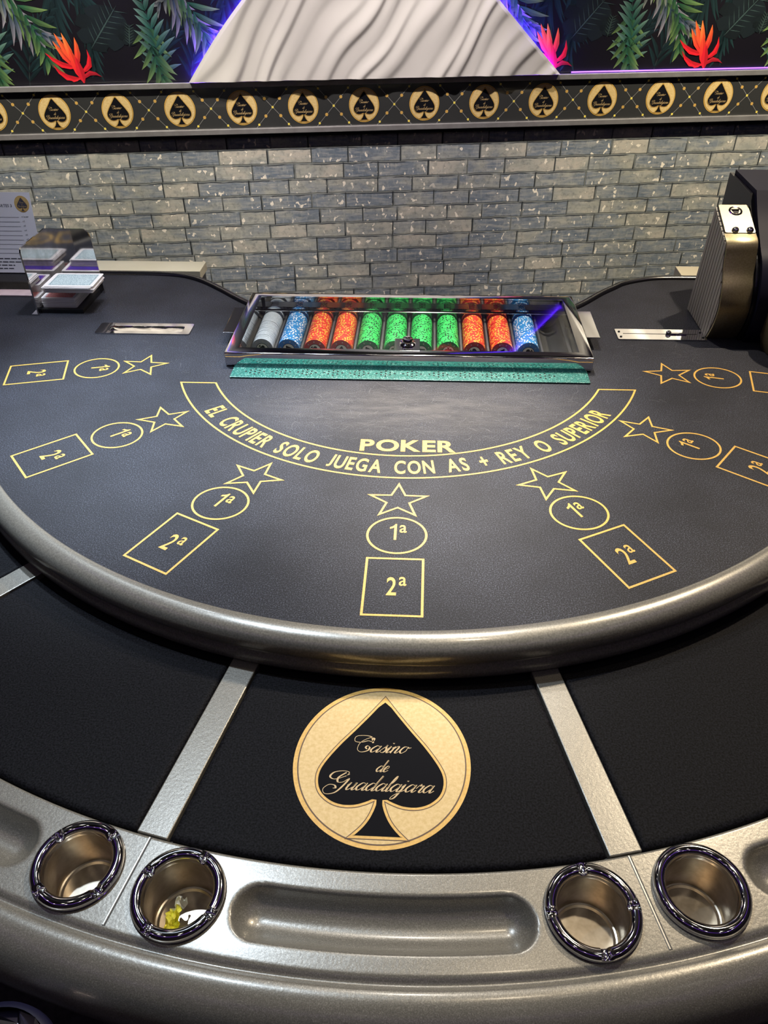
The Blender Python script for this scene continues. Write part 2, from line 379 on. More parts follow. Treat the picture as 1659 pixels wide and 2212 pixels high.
cA = k.mix(k.ramp(hor, [(0.46, (0, 0, 0)), (0.68, (0.75, 0.75, 0.75))]), cA, (0.44, 0.42, 0.37))
cA = k.mix(k.ramp(str_, [(0.55, (0, 0, 0)), (0.75, (0.55, 0.55, 0.55))]), cA, (0.50, 0.48, 0.41))
cA = k.mix(k.ramp(k.noise(p2, 60, 4, 0.7), [(0.3, (0.55, 0.55, 0.55)), (0.5, (0, 0, 0))]), cA, (0.06, 0.08, 0.09))
chip = k.math('MULTIPLY', k.ramp(k.noise(k.n('ShaderNodeMapping', {'Vector': p2, 'Scale': (58, 44, 1)}).outputs[0], 1, 2, 0.45, 0.3), [(0.64, (0, 0, 0)), (0.655, (1, 1, 1))]), k.ramp(k.noise(p2, 9, 2, 0.5), [(0.40, (0, 0, 0)), (0.5, (1, 1, 1))]))
cA = k.mix(chip, cA, (0.85, 0.76, 0.62))
cM = k.mix(bA.outputs['Fac'], cA, (0.22, 0.23, 0.21))
drk = k.math('MULTIPLY', bB.outputs['Fac'], k.ramp(k.noise(p2, 16, 2), [(0.32, (0.15, 0.15, 0.15)), (0.5, (1, 1, 1))]))
cM = k.mix(drk, cM, (0.018, 0.022, 0.026))
k.link(cM, k.b.inputs['Base Color']); k.bump(k.math('SUBTRACT', k.math('MULTIPLY', str_, 0.15), bA.outputs['Fac']), 0.7, 0.004)
bm = bmesh.new(); box(bm, -2.2, 2.6, 0, 0.12, -0.8, 2.0)
tag(wall_obj(obj('wall_back', bm, M_BRICK)), 'grey painted brick wall behind the gaming table', 'wall', kind='structure')
M_DARKWALL = noisy('dark_room_paint', (0.07, 0.062, 0.06), (0.12, 0.105, 0.095), 3, 0.6)
M_CARPET = noisy('dark_carpet', (0.012, 0.01, 0.016), (0.03, 0.024, 0.035), 80, 0.9)
def shell(name, lab, x0, x1, y0, y1, z0, z1, mt):
    bm = bmesh.new(); box(bm, x0, x1, y0, y1, z0, z1)
    return tag(obj(name, bm, mt), lab, name.split('_')[0], kind='structure')
shell('floor', 'dark carpeted floor under the gaming table', -2.6, 2.6, -3.2, 2.1, -0.9, -0.8, M_CARPET)
shell('ceiling', 'dark ceiling above the gaming table', -2.6, 2.6, -3.2, 2.1, 1.98, 2.08, M_DARKWALL)
shell('wall_left', 'dark side wall on the left of the room', -2.6, -2.48, -3.2, 1.3, -0.8, 1.98, M_DARKWALL)
shell('wall_right', 'dark side wall on the right of the room', 2.25, 2.37, -3.2, 1.9, -0.8, 1.98, M_DARKWALL)
shell('wall_front', 'dark wall behind the players', -2.6, 2.6, -3.3, -3.2, -0.8, 1.98, M_DARKWALL)

# ------------------------------------------------------------------ printed dado border
M_ALU = noisy('border_profile_grey', (0.30, 0.28, 0.27), (0.36, 0.34, 0.33), 30, 0.35, 0.5)
M_BORDER = mat('border_print_charcoal', (0.035, 0.035, 0.034), 0.22, Coat_Weight=0.6)
M_DOT = mat('border_dot_yellow', (0.75, 0.60, 0.10), 0.4); M_DOT2 = mat('border_dot_gold', (0.55, 0.33, 0.08), 0.4); M_LINE = mat('border_line_grey', (0.28, 0.27, 0.24), 0.5)
bm = bmesh.new(); box(bm, -2.1, 2.4, -0.016, -0.001, 0.088, 0.226)
trim = tag(wall_obj(obj('trim_1', bm, M_BORDER)), 'charcoal wall border printed with gold spade roundels', 'wall border', kind='structure')
for nm, z0, z1 in (('upper_profile', 0.2155, 0.231), ('lower_profile', 0.0825, 0.0985)):
    bm = bmesh.new(); box(bm, -2.1, 2.4, -0.028, -0.0162, z0, z1, bev=0.0015); obj(nm, bm, M_ALU, trim)
bm = bmesh.new(); box(bm, -2.1, 2.4, -0.012, -0.001, 0.070, 0.0822); obj('shadow_strip', bm, M_BLACK, trim)  # black strip stands in for the shadow below the border
RX = Matrix.Rotation(PI / 2, 4, 'X')
ebm = emblem_bm(False); bmesh.ops.transform(ebm, matrix=Matrix.Translation((0, -0.0162, 0)) @ RX @ Matrix.Scale(0.515, 4), verts=ebm.verts)
ebase = obj('spade_roundel', ebm, EMB_M, trim)
lbm = bmesh.new()
sq = 0.192
def lat(bm, x0, y0, x1, y1):
    band(bm, [(x0, y0), (x1, y1)], 0.0011, 0.0, 2, closed=False)
for s in (-1, 1):
    lat(lbm, -0.055 * 1, -s * 0.058, 0.055, s * 0.058)
    for t_, rr, mi in ((-1, .0035, 0), (-.5, .0048, 1), (0, .0036, 0), (.5, .0048, 1), (1, .0035, 0)):
        if t_ == 0 and s == -1: continue
        disc(lbm, rr, 0.0003, 12, mi, (t_ * 0.047, s * t_ * 0.0495))
bmesh.ops.transform(lbm, matrix=Matrix.Translation((0, -0.0162, 0)) @ RX, verts=lbm.verts)
lbase = obj('gold_lattice', lbm, [M_DOT, M_DOT2, M_LINE], trim)
for i in range(-4, 18):
    u = -0.8232 + 0.1926 * i
    if u > 2.3: break
    for b_, du in ((ebase, 0), (lbase, 0.0963)):
        o = b_ if i == -4 else b_.copy()
        if i != -4: COL.objects.link(o); o.parent = trim
        o.location = (u + du, 0, 0.1565)

# ------------------------------------------------------------------ jungle mural (flat print on the wall above the border)
M_MURAL = mat('jungle_print', (1, 1, 1), 0.4, Coat_Weight=0.3, Coat_Roughness=0.1); k = N(M_MURAL)
k.link(k.n('ShaderNodeVertexColor', layer_name='col').outputs[0], k.b.inputs['Base Color'])
mb = bmesh.new(); CL = mb.loops.layers.float_color.new('col')
def shape(pts, cols, z):
    vs = [mb.verts.new((p[0], -0.001 - z, p[1])) for p in pts]
    f_ = mb.faces.new(vs)
    for l, c_ in zip(f_.loops, cols): l[CL] = (*c_, 1)
def leaf(p0, p1, wd, c0, c1, z, rib=None, bend=0.0):
    p0, p1 = Vector(p0), Vector(p1); d = p1 - p0; nn = Vector((-d.y, d.x)).normalized()
    cen = [p0 + d * t + nn * bend * d.length * math.sin(PI * t) for t in (0, .2, .45, .75, 1)]
    ws = (0.15, 0.8, 1.0, 0.6, 0.0); up_, dn = [], []
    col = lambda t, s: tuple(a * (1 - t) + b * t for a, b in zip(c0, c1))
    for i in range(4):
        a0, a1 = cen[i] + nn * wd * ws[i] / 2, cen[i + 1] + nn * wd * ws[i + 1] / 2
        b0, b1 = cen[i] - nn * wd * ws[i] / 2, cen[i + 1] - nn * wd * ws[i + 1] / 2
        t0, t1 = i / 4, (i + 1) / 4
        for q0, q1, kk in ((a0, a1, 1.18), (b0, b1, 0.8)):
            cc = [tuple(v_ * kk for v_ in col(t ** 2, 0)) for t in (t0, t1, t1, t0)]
            if i == 3:
                shape([cen[i], cen[4], q0], [cc[0], cc[1], cc[3]], z)
            else:
                shape([cen[i], cen[i + 1], q1, q0], cc, z)
def frond(base, tip, n, ln, wd, c0, c1, z, spread=55, both=True, curve=0.1, droop=0.0):
    b0, t0 = Vector(base), Vector(tip); d = t0 - b0; nn = Vector((-d.y, d.x)).normalized()
    S = [b0 + d * t + nn * curve * d.length * math.sin(PI * t) for t in [i / n for i in range(n + 1)]]
    for i in range(n):
        leaf(S[i], S[i] + (S[i + 1] - S[i]) * 1.2, 0.003, (0.02, 0.03, 0.03), (0.02, 0.03, 0.03), z)
    for i in range(1, n + 1):
        dd = (S[i] - S[i - 1]).normalized(); t = i / n
        for s in ((-1, 1) if both else (1,)):
            a = math.radians(spread * (1 - 0.45 * t)) * s + random.uniform(-.1, .1)
            v_ = Vector((dd.x * math.cos(a) - dd.y * math.sin(a), dd.x * math.sin(a) + dd.y * math.cos(a)))
            L = ln * (0.65 + 0.5 * math.sin(PI * min(t + .15, 1))) * random.uniform(.85, 1.1)
            j = random.uniform(.75, 1.15)
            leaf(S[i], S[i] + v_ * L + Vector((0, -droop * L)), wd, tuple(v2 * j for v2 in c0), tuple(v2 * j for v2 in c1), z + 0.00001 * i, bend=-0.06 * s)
def monstera(c_, R0, ang, col, vein, z):
    c_ = Vector(c_); pts = []
    for i in range(40):
        a = 2 * PI * i / 40; r_ = R0 * (1 - 0.12 * math.cos(a)) * (0.92 if i % 5 else 0.72 if 6 < i < 34 else 0.92)
        pts.append(c_ + Vector((math.cos(a + ang) * r_ * 1.15, math.sin(a + ang) * r_ * 0.9)))
    for i in range(40):
        j = 0.75 + 0.4 * ((i // 5) % 2)
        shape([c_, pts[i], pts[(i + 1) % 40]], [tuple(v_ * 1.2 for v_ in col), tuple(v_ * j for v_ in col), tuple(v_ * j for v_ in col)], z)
    d = Vector((math.cos(ang), math.sin(ang)))
    leaf(c_ - d * R0, c_ + d * R0, 0.0035, vein, vein, z + .0001)
    for i in range(-3, 4):
        for s in (-1, 1):
            a = ang + s * 1.0; b_ = c_ + d * R0 * i * 0.24
            leaf(b_, b_ + Vector((math.cos(a), math.sin(a))) * R0 * 0.62, 0.002, vein, tuple(v_ * .3 for v_ in vein), z + .0001)
shape([(-2.2, 0.228), (2.6, 0.228), (2.6, 1.95), (-2.2, 1.95)], [(0.004, 0.003, 0.006)] * 4, 0)
DK = (0.004, 0.012, 0.014); GR = (0.009, 0.058, 0.028); TIP = (0.16, 0.24, 0.07); PALE = (0.12, 0.20, 0.16)
for kx in range(-3, 6):
    for kz in range(0, 2):
        ox, oz = -0.735 + 0.487 * kx + 0.2 * kz, 0.50 * kz
        P = lambda px, py: (ox + (px - 172) * 0.00145, oz + 0.236 + (176 - py) * 0.00148)
        z = 0.0004
        frond(P(165, -40), P(120, 120), 12, .11, .012, DK, (.012, .036, .036), z, 28)
        frond(P(175, -40), P(215, 130), 12, .11, .012, DK, (.012, .036, .036), z, 28)
        frond(P(70, 190), P(140, 60), 9, .07, .012, DK, (.008, .024, .026), z, 40)
        frond(P(330, 190), P(400, 80), 9, .08, .012, DK, (.008, .022, .03), z, 40)
        z = 0.0008
        monstera(P(248, 80), .073, math.radians(48), (0.006, 0.010, 0.012), (.04, .07, .065), z)
        monstera(P(296, 95), .030, math.radians(80), (0.005, 0.009, 0.010), (.035, .06, .05), z + .0002)
        z = 0.0012
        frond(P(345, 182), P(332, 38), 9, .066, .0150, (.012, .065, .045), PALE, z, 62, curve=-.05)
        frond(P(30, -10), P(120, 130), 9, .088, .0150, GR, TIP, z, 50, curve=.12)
        frond(P(420, -20), P(370, 40), 6, .05, .010, (.02, .03, .035), (.25, .26, .22), z, 60, curve=.1, droop=.4)
        frond(P(0, 60), P(20, 185), 7, .075, .016, GR, TIP, z, 48, curve=-.05)
        frond(P(390, 20), P(470, 95), 8, .068, .0135, (.02, .045, .07), (.28, .24, .26), z, 45, curve=-.12, droop=.2)
        z = 0.0018
        RD, OR = (.62, .012, .02), (.85, .16, .03)
        b_ = (184, 172)
        for (a_, t_, wpx, c0, c1, bd) in (((183, 172), (225, 168), 9, (.4, .01, .02), (.25, .01, .02), .25), ((182, 170), (128, 143), 11, RD, (.5, .01, .02), .18),
                ((180, 168), (150, 160), 9, RD, (.5, .01, .02), .25), ((178, 150), (118, 122), 11, RD, RD, .12), ((182, 160), (204, 118), 11, RD, RD, -.25),
                ((176, 150), (139, 102), 12, RD, OR, .05), ((176, 145), (145, 88), 12, (.75, .04, .02), OR, .02), ((174, 145), (160, 88), 12, (.8, .06, .02), (.9, .25, .05), 0), ((178, 148), (184, 96), 12, RD, OR, -.06),
                ((180, 170), (168, 112), 16, RD, (.8, .08, .02), 0.0), ((185, 178), (178, 130), 16, (.5, .01, .02), RD, 0.0)):
            leaf(P(*a_), P(*t_), wpx * .00145, c0, c1, z, bend=bd); z += .00002
mur = wall_obj(obj('jungle_mural', mb, M_MURAL))
tag(mur, 'dark jungle leaf mural with red bromeliads above the printed border', 'mural')

# ------------------------------------------------------------------ white wave relief panels with blue light behind
M_WAVE = noisy('white_wave_panel', (0.56, 0.52, 0.475), (0.61, 0.57, 0.52), 3, 0.38)
M_LED = mat('led_blue_violet', (0, 0, 0), 0.5); b = M_LED.node_tree.nodes['Principled BSDF']
b.inputs['Emission Color'].default_value = (0.10, 0.02, 1.0, 1); b.inputs['Emission Strength'].default_value = 110
def inside(poly_, x, y):
    c_ = False; n = len(poly_)
    for i in range(n):
        x1, y1 = poly_[i]; x2, y2 = poly_[i - 1]
        if (y1 > y) != (y2 > y) and x < (x2 - x1) * (y - y1) / (y2 - y1) + x1: c_ = not c_
    return c_
def wave_h(u, v_):
    # folds that run from lower left to upper right
    s = (u * 0.80 - v_ * 0.60); t = (u * 0.60 + v_ * 0.80)
    s2 = s + 0.014 * math.sin(t * 11 + s * 5) + 0.004 * math.sin(t * 25 + 2 + s * 13)
    ph = s2 * 122 + 1.5 * math.sin(s2 * 23 + t * 4) + 0.9 * math.sin(t * 6 + s2 * 9)
    f_ = (ph / (2 * PI)) % 1.0; a_ = 0.5 - 0.5 * math.cos(PI * f_ / .66) if f_ < .66 else 0.5 + 0.5 * math.cos(PI * (f_ - .66) / .34)
    b_ = 0.5 + 0.5 * math.sin(ph * 0.37 + 1.6 * math.sin(t * 6))
    return 0.0062 * a_ * (.35 + .65 * b_) + 0.005 * b_
def wave_panel(name, label, x0, x1, z0, z1, xl, xr, nx, nz, leds):
    """between left edge xl(z) and right edge xr(z)"""
    bm = bmesh.new(); G = []
    for j in range(nz + 1):
        zz = z0 + (z1 - z0) * j / nz; a_, b_ = xl(zz), xr(zz); rowv = []
        for i in range(nx + 1):
            u = a_ + (b_ - a_) * i / nx
            dd = min(u - a_, b_ - u); rowv.append(bm.verts.new((u, -0.040 - wave_h(u, zz) * min(1.0, 0.35 + dd / 0.02), zz)))
        G.append(rowv)
    for j in range(nz):
        for i in range(nx):
            bm.faces.new((G[j][i], G[j][i + 1], G[j + 1][i + 1], G[j + 1][i]))
    # thickness: straight back edges
    ring = [G[0][i] for i in range(nx + 1)] + [G[j][nx] for j in range(1, nz + 1)] + [G[nz][i] for i in range(nx - 1, -1, -1)] + [G[j][0] for j in range(nz - 1, 0, -1)]
    back = [bm.verts.new((v_.co.x, -0.026, v_.co.z)) for v_ in ring]
    n = len(ring)
    for i in range(n): bm.faces.new((ring[(i + 1) % n], ring[i], back[i], back[(i + 1) % n]))
    bm.faces.new(back)
    o = wall_obj(obj(name, bm, M_WAVE, None, 50)); tag(o, label, 'wall panel')
    for ed in leds:
        bm = bmesh.new(); tube(bm, [(ed[0][0], -0.019, ed[0][1]), (ed[1][0], -0.019, ed[1][1])], 0.0055, 8)
        obj('led_glow_line', bm, M_LED, o)
    return o
xl = lambda z_: -0.396 + (z_ - 0.232) * 0.98 - 0.02 * math.sin((z_ - .232) * 9); xr = lambda z_: 0.757 - (z_ - 0.232) * 1.06
wave_panel('wave_panel', 'white rippled relief panel with sloping sides above the border', 0, 0, 0.2335, 0.52, xl, xr, 520, 110,
    [((xl(.24) + .008, .24), (xl(.51) + .008, .51)), ((xr(.24) - .008, .24), (xr(.51) - .008, .51))])
wave_panel('wave_panel', 'white rippled relief panel high on the right, out of the photo', 0, 0, 0.60, 1.15, lambda z_: 0.86 - (z_ - .6) * 0.9, lambda z_: 1.9, 200, 80,
    [((0.88 - 0.0, .61), (0.88 - .5 * .9, 1.11))])
wave_panel('wave_panel', 'white rippled relief panel high on the left, out of the photo', 0, 0, 0.54, 1.15, lambda z_: -1.5, lambda z_: -0.50 - (z_ - .54) * .3, 160, 80,
    [((-0.52, .55), (-0.68, 1.12))])
bm = bmesh.new(); tube(bm, [(0.80, -0.008, 0.2335), (2.2, -0.008, 0.2335)], 0.0022, 6)  # glowing tube stands in for the LED reflection along the border
M_LED_REFL = mat('led_reflection_violet', (0, 0, 0), 0.5); b = M_LED_REFL.node_tree.nodes['Principled BSDF']
b.inputs['Emission Color'].default_value = (0.35, 0.12, 1.0, 1); b.inputs['Emission Strength'].default_value = 2.5
tag(wall_obj(obj('led_glow_line', bm, M_LED_REFL)), 'thin violet LED reflection on the border right of the wave panel', 'reflection')
# downlight fittings in the ceiling
M_DOWN = mat('downlight_lens', (0, 0, 0), 0.5); b = M_DOWN.node_tree.nodes['Principled BSDF']
b.inputs['Emission Color'].default_value = (1.0, 0.93, 0.82, 1); b.inputs['Emission Strength'].default_value = 14
M_DRING = mat('downlight_ring_white', (0.6, 0.6, 0.6), 0.4)
bm = bmesh.new(); disc(bm, .045, 0, 32); bmesh.ops.reverse_faces(bm, faces=bm.faces); lens_me = obj('lens', bm, M_DOWN)
bm = bmesh.new(); lathe(bm, [(.046, .0), (.060, -.004), (.064, .002), (.064, .018)], 32); ring_me = obj('trim_ring', bm, M_DRING)
first = True
for gx in (-1.7, -0.95, -0.2, 0.55, 1.3, 1.9):
    for gy in (-2.3, -1.55, -0.80, 0.85):
        t_ = thing('downlight', 'round recessed ceiling downlight above the room', 'ceiling light', (gx + 0.07 * math.sin(gy * 5), gy + .06 * math.cos(gx * 4), 1.962), 0, 'ceiling downlights')
        for src in (lens_me, ring_me):
            o = src if first else src.copy()
            if not first: COL.objects.link(o)
            o.parent = t_
            if src is lens_me: o.location = (0, 0, 0.004)
        first = False
# violet light coves added on the unseen ceiling to give the chrome highlights
M_ADDED_COVE = mat('added_cove_violet', (0, 0, 0), 0.5); b = M_ADDED_COVE.node_tree.nodes['Principled BSDF']
b.inputs['Emission Color'].default_value = (0.32, 0.10, 1.0, 1); b.inputs['Emission Strength'].default_value = 2.2
for lab, x0, y0, x1, y1 in (('added unseen violet ceiling light cove left of the players', -1.9, -2.8, -1.9, 0.6), ('added unseen violet ceiling light cove right of the players', 1.9, -2.8, 1.9, 0.9), ('added unseen violet ceiling light cove behind the players', -1.7, -2.6, 1.7, -2.6)):
    bm = bmesh.new(); tube(bm, [(x0, y0, 1.95), (x1, y1, 1.95)], 0.018, 8)
    tag(obj('added_light_cove', bm, M_ADDED_COVE), lab, 'ceiling light')

# ================================================================== THE TABLE
Y0 = 0.0484; HZ = -0.0523
table = thing('poker_table', 'black and grey semicircular casino poker table with gold betting spots', 'gaming table')
RF = 0.7657
def pol(r, deg): a = math.radians(deg); return (r * math.sin(a), Y0 - r * math.cos(a))
TAN = 58
def arcpath(r, off=0.0, n=120):
    """arc then tangents that run out to the side and straight back"""
    P = [pol(r, -TAN + 2 * TAN * i / n) for i in range(n + 1)]
    d = (math.cos(math.radians(TAN)), math.sin(math.radians(TAN)))
    e = P[-1]; L = (0.95 + off - e[0]) / d[0]; c1 = (e[0] + d[0] * L, e[1] + d[1] * L)
    R_ = [(e[0] + d[0] * L * t, e[1] + d[1] * L * t) for t in (.25, .5, .75)] + [c1]
    return [(-x, y) for x, y in R_[::-1]] + P + R_
BACK_R = [(0.95, 0.360), (0.80, 0.360), (0.63, 0.3600), (0.565, 0.3590), (0.517, 0.3510), (0.4623, 0.3250), (0.4327, 0.2970), (0.4027, 0.2670), (0.370, 0.2280), (0.345, 0.200), (0.32, 0.178)]
BACK_L = [(-0.31, 0.170), (-0.3428, 0.1975), (-0.375, 0.229), (-0.4054, 0.2605), (-0.4567, 0.3080), (-0.506, 0.3380), (-0.56, 0.3500), (-0.6155, 0.3525), (-0.80, 0.3525), (-0.95, 0.3525)]
back = [tuple(p) for p in catmull([Vector(p) for p in BACK_R], 4)] + [tuple(p) for p in catmull([Vector(p) for p in BACK_L], 4)]
out = arcpath(RF)
TRAY = (-0.318, 0.325, -0.045, 0.1640)     # hole for the chip tray
# felt sheet with a rectangular opening
bm = bmesh.new()
ol = [Vector(p) for p in out + back]
hole = [Vector(p) for p in ((TRAY[0], TRAY[2]), (TRAY[0], TRAY[3]), (TRAY[1], TRAY[3]), (TRAY[1], TRAY[2]))]
cdt = delaunay_2d_cdt(ol + hole, [], [list(range(len(ol))), list(range(len(ol), len(ol) + 4))], 1, 1e-7)
vs = [bm.verts.new((p[0], p[1], 0.0)) for p in cdt[0]]
for f_ in cdt[2]:
    c_ = sum((Vector(cdt[0][i]) for i in f_), Vector((0, 0))) / len(f_)
    if TRAY[0] < c_.x < TRAY[1] and TRAY[2] < c_.y < TRAY[3]: continue
    q = bm.faces.new([vs[i] for i in f_]); q.normal_update()
    if q.normal.z < 0: q.normal_flip()
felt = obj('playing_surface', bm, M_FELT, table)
# table body under the felt
bm = bmesh.new()
body_out = [(x * 0.985, y if y > 0.1 else y + 0.006) for x, y in out]
lo = out + back; n = len(lo)
a_ = [bm.verts.new((x, y, -0.0006)) for x, y in lo]; b_ = [bm.verts.new((x, y, -0.060)) for x, y in lo]
for i in range(n): bm.faces.new((b_[i], b_[(i + 1) % n], a_[(i + 1) % n], a_[i]))
obj('apron', bm, M_BLACK, table)
# padded black edge along the dealer side
bm = bmesh.new(); edge = [(x, y, -0.001) for x, y in back[:-1]]
NR = len(catmull([Vector(p) for p in BACK_R], 4))
tube(bm, [(x, y, -0.003) for x, y in back[:NR]], 0.0095, 12); obj('padded_back_edge', bm, M_EDGE, table, 180); bm = bmesh.new(); tube(bm, [(x, y, -0.003) for x, y in back[NR:]], 0.0095, 12)
obj('padded_back_edge', bm, M_EDGE, table, 180)
# grey rail round the felt (rounded crest, groove, lower lip)
RP = [(-0.0005, -0.006), (0.0, 0.0012), (0.0015, 0.0022), (0.010, 0.0020), (0.0175, 0.0005), (0.0235, -0.0030), (0.0278, -0.0080), (0.0300, -0.0140), (0.0300, -0.0200), (0.0280, -0.0250), (0.0245, -0.0280),
      (0.0225, -0.0305), (0.0235, -0.0335), (0.0265, -0.0365), (0.0285, -0.0410), (0.0285, -0.0470), (0.0265, -0.0520), (0.0215, -0.0560), (0.010, -0.0590)]
bm = bmesh.new(); rows = []
for off, z in RP:
    pts = arcpath(RF + off, off, 160); rows.append([bm.verts.new((x, y, z)) for x, y in pts])
for a_, b_ in zip(rows, rows[1:]):
    for i in range(len(a_) - 1): bm.faces.new((a_[i], b_[i], b_[i + 1], a_[i + 1]))
obj('bumper_rail', bm, M_RIM, table, 180)
# lower ring: dark base board
TH = 74.0
def ring(bm, r0, r1, z0, z1, t0, t1, n=120, mi=0):
    V = []
    for i in range(n + 1):
        t = t0 + (t1 - t0) * i / n
        V.append([bm.verts.new((*pol(r, t), z)) for r, z in ((r0, z0), (r0, z1), (r1, z1), (r1, z0))])
    for a_, b_ in zip(V, V[1:]):
        for j in range(4): bm.faces.new((a_[j], b_[j], b_[(j + 1) % 4], a_[(j + 1) % 4])).material_index = mi
    bm.faces.new(V[0]); bm.faces.new(V[-1][::-1])
bm = bmesh.new(); ring(bm, 0.74, 1.022, -0.085, -0.0605, -TH, TH); obj('ring_base', bm, M_BLACK, table)
# padded black panels between the dividers
SECT = 25.7; C0 = 0.30
def panel_bm(tc, r0=0.800, r1=1.0165, wdiv=0.0165, nr=26, nt=40):
    bm = bmesh.new(); G = []
    for j in range(nr + 1):
        r = r0 + (r1 - r0) * j / nr; half = SECT / 2 - math.degrees((wdiv + 0.0012) / r)
        rw = []
        for i in range(nt + 1):
            s = i / nt; s = 0.5 - 0.5 * math.cos(PI * s); q = j / nr
            t = tc - half + 2 * half * s
            rr = r0 + (r1 - r0) * (0.5 - 0.5 * math.cos(PI * q))
            half2 = SECT / 2 - math.degrees((wdiv + 0.0012) / rr); t = tc - half2 + 2 * half2 * s
            de = min(rr - r0, r1 - rr, math.radians(half2 - abs(t - tc)) * rr)
            e_ = max(0, 1 - de / 0.005); z = HZ + 0.0002 - 0.0045 * (1 - math.sqrt(max(0, 1 - e_ * e_)))
            rw.append(bm.verts.new((*pol(rr, t), z)))
        G.append(rw)
    for j in range(nr):
        for i in range(nt): bm.faces.new((G[j][i], G[j + 1][i], G[j + 1][i + 1], G[j][i + 1]))
    return bm
panels = {}
for i in range(-2, 3):
    panels[i] = obj('padded_panel', panel_bm(C0 + SECT * i), M_PANEL, table, 60)
eb = emblem_bm(True); bmesh.ops.transform(eb, matrix=Matrix.Translation((-0.0036, -0.8538, HZ + 0.0003)), verts=eb.verts)
em = obj('printed_roundel', eb, EMB_M, panels[0]); em['label'] = 'round cream and gold roundel with black spade and casino name'
# dividers
for i in range(-2, 4):
    t = C0 + SECT * (i - 0.5)
    if abs(t) > TH: continue
    bm = bmesh.new(); box(bm, -0.0163, 0.0163, -1.0175, -0.790, -0.062, HZ + 0.0005, bev=0.0012)
    o = obj('divider_strip', bm, M_GREY, table); o.location = (0, Y0, 0); o.rotation_euler = (0, 0, math.radians(t))
# armrest with troughs and cup openings
CUPS = []
for s in range(-2, 3):
    for d in (-10.06, 10.06): CUPS.append((C0 + SECT * s + d, 1.0634))
def cup_xy(c_): return pol(c_[1], c_[0])
prof = [(1.0187, -0.075), (1.0187, HZ - 0.0012), (1.0199, HZ)]
r = 1.0199
while r < 1.1035: r += 0.0017; prof.append((r, HZ))
prof += [(1.1060, HZ - 0.0002), (1.1080, HZ - 0.0010), (1.1098, HZ - 0.0024), (1.1115, HZ - 0.0034), (1.1132, HZ - 0.0034), (1.1148, HZ - 0.0022), (1.1165, HZ - 0.0006), (1.1185, HZ + 0.0006)]
for i in range(1, 19):
    a = math.radians(90 - i * 8); prof.append((1.1200 + 0.0400 * math.cos(a), HZ - 0.0400 + 0.0412 * math.sin(a)))
bm = bmesh.new(); NT = 1240; rows = []
TW = 0.0245
for i in range(NT + 1):
    t = -TH + 2 * TH * i / NT; rw = []
    sec = round((t - C0) / SECT); tl = t - C0 - SECT * sec
    for (r, z) in prof:
        if 1.03 < r < 1.10:
            rc = 1.0645; tm = 5.95
            da = math.radians(max(0, abs(tl) - tm)) * rc; dr = r - rc
            if tl == 0: da = 0
            d = math.hypot(da, dr) if abs(tl) > tm else abs(dr)
            q = 1 - (d / TW) ** 2
            if q > 0: z = z - 0.0190 * q ** 0.75
            else:
                q2 = (d - TW) / 0.0045
                if q2 < 1: z = z - 0.0006 * (1 - q2) ** 2
        rw.append(bm.verts.new((*pol(r, t), z)))
    rows.append(rw)
cxy = [cup_xy(c_) for c_ in CUPS]
for i in range(NT):
    a_, b_ = rows[i], rows[i + 1]
    for j in range(len(prof) - 1):
        c_ = a_[j].co
        if any((c_.x - x) ** 2 + (c_.y - y) ** 2 < 0.0365 ** 2 for x, y in cxy): continue
        bm.faces.new((a_[j], b_[j], b_[j + 1], a_[j + 1]))
obj('armrest', bm, M_GREY, table, 180)
M_SEAM = mat('seam_bright_metal', (0.42, 0.40, 0.36), 0.3, 0.5); M_SEAMD = mat('seam_dark', (0.03, 0.03, 0.03), 0.6)
for i in range(-2, 4):
    t = C0 + SECT * (i - 0.5) + (0.1 if i > 0 else 0.0)
    if abs(t) > TH: continue
    bm = bmesh.new(); box(bm, -0.0016, 0.0004, -1.104, -1.0195, HZ - 0.002, HZ + 0.0008, 0, bev=0.0004, seg=1); box(bm, 0.0005, 0.0014, -1.104, -1.0195, HZ - 0.002, HZ + 0.0003, 1)
    o = obj('seam', bm, [M_SEAM, M_SEAMD], table); o.location = (0, Y0, 0); o.rotation_euler = (0, 0, math.radians(t))
# pedestal
bm = bmesh.new(); ringp = lathe(bm, [(0.46, -0.80), (0.46, -0.74), (0.34, -0.70), (0.30, -0.30), (0.40, -0.10), (0.55, -0.062)], 48, center=(0, -0.15)); bm.faces.new(ringp[0])
obj('pedestal', bm, M_BLACK, table, 60)

# ---------------- prints on the felt
ZP = 0.0004; LW = 0.0031
def ell(cx_, cy_, rx, ry, n=80): return [(cx_ + rx * math.cos(2 * PI * i / n), cy_ + ry * math.sin(2 * PI * i / n)) for i in range(n)]
SPOTS = [ # star xy, circle xy, rect xy, rotation deg
 ((-0.0005, -0.4727), (0.0005, -0.5469), (0.0, -0.6435), -0.2, 'middle'),
 ((-0.2119, -0.4237), (-0.2473, -0.4872), (-0.2925, -0.5733), -27.2, 'left'),
 ((0.2114, -0.4222), (0.2467, -0.4890), (0.2934, -0.5744), 27.6, 'right'),
 ((-0.3876, -0.2699), (-0.4486, -0.3195), (-0.5295, -0.3793), -49.9, 'left'),
 ((0.3807, -0.2721), (0.4451, -0.3170), (0.5250, -0.3745), 52.5, 'right'),
 ((-0.4760, -0.0867), (-0.5579, -0.0999), (-0.6603, -0.1204), -75.9, 'left'),
 ((0.4625, -0.0873), (0.5433, -0.0976), (0.6470, -0.1185), 77.5, 'right')]
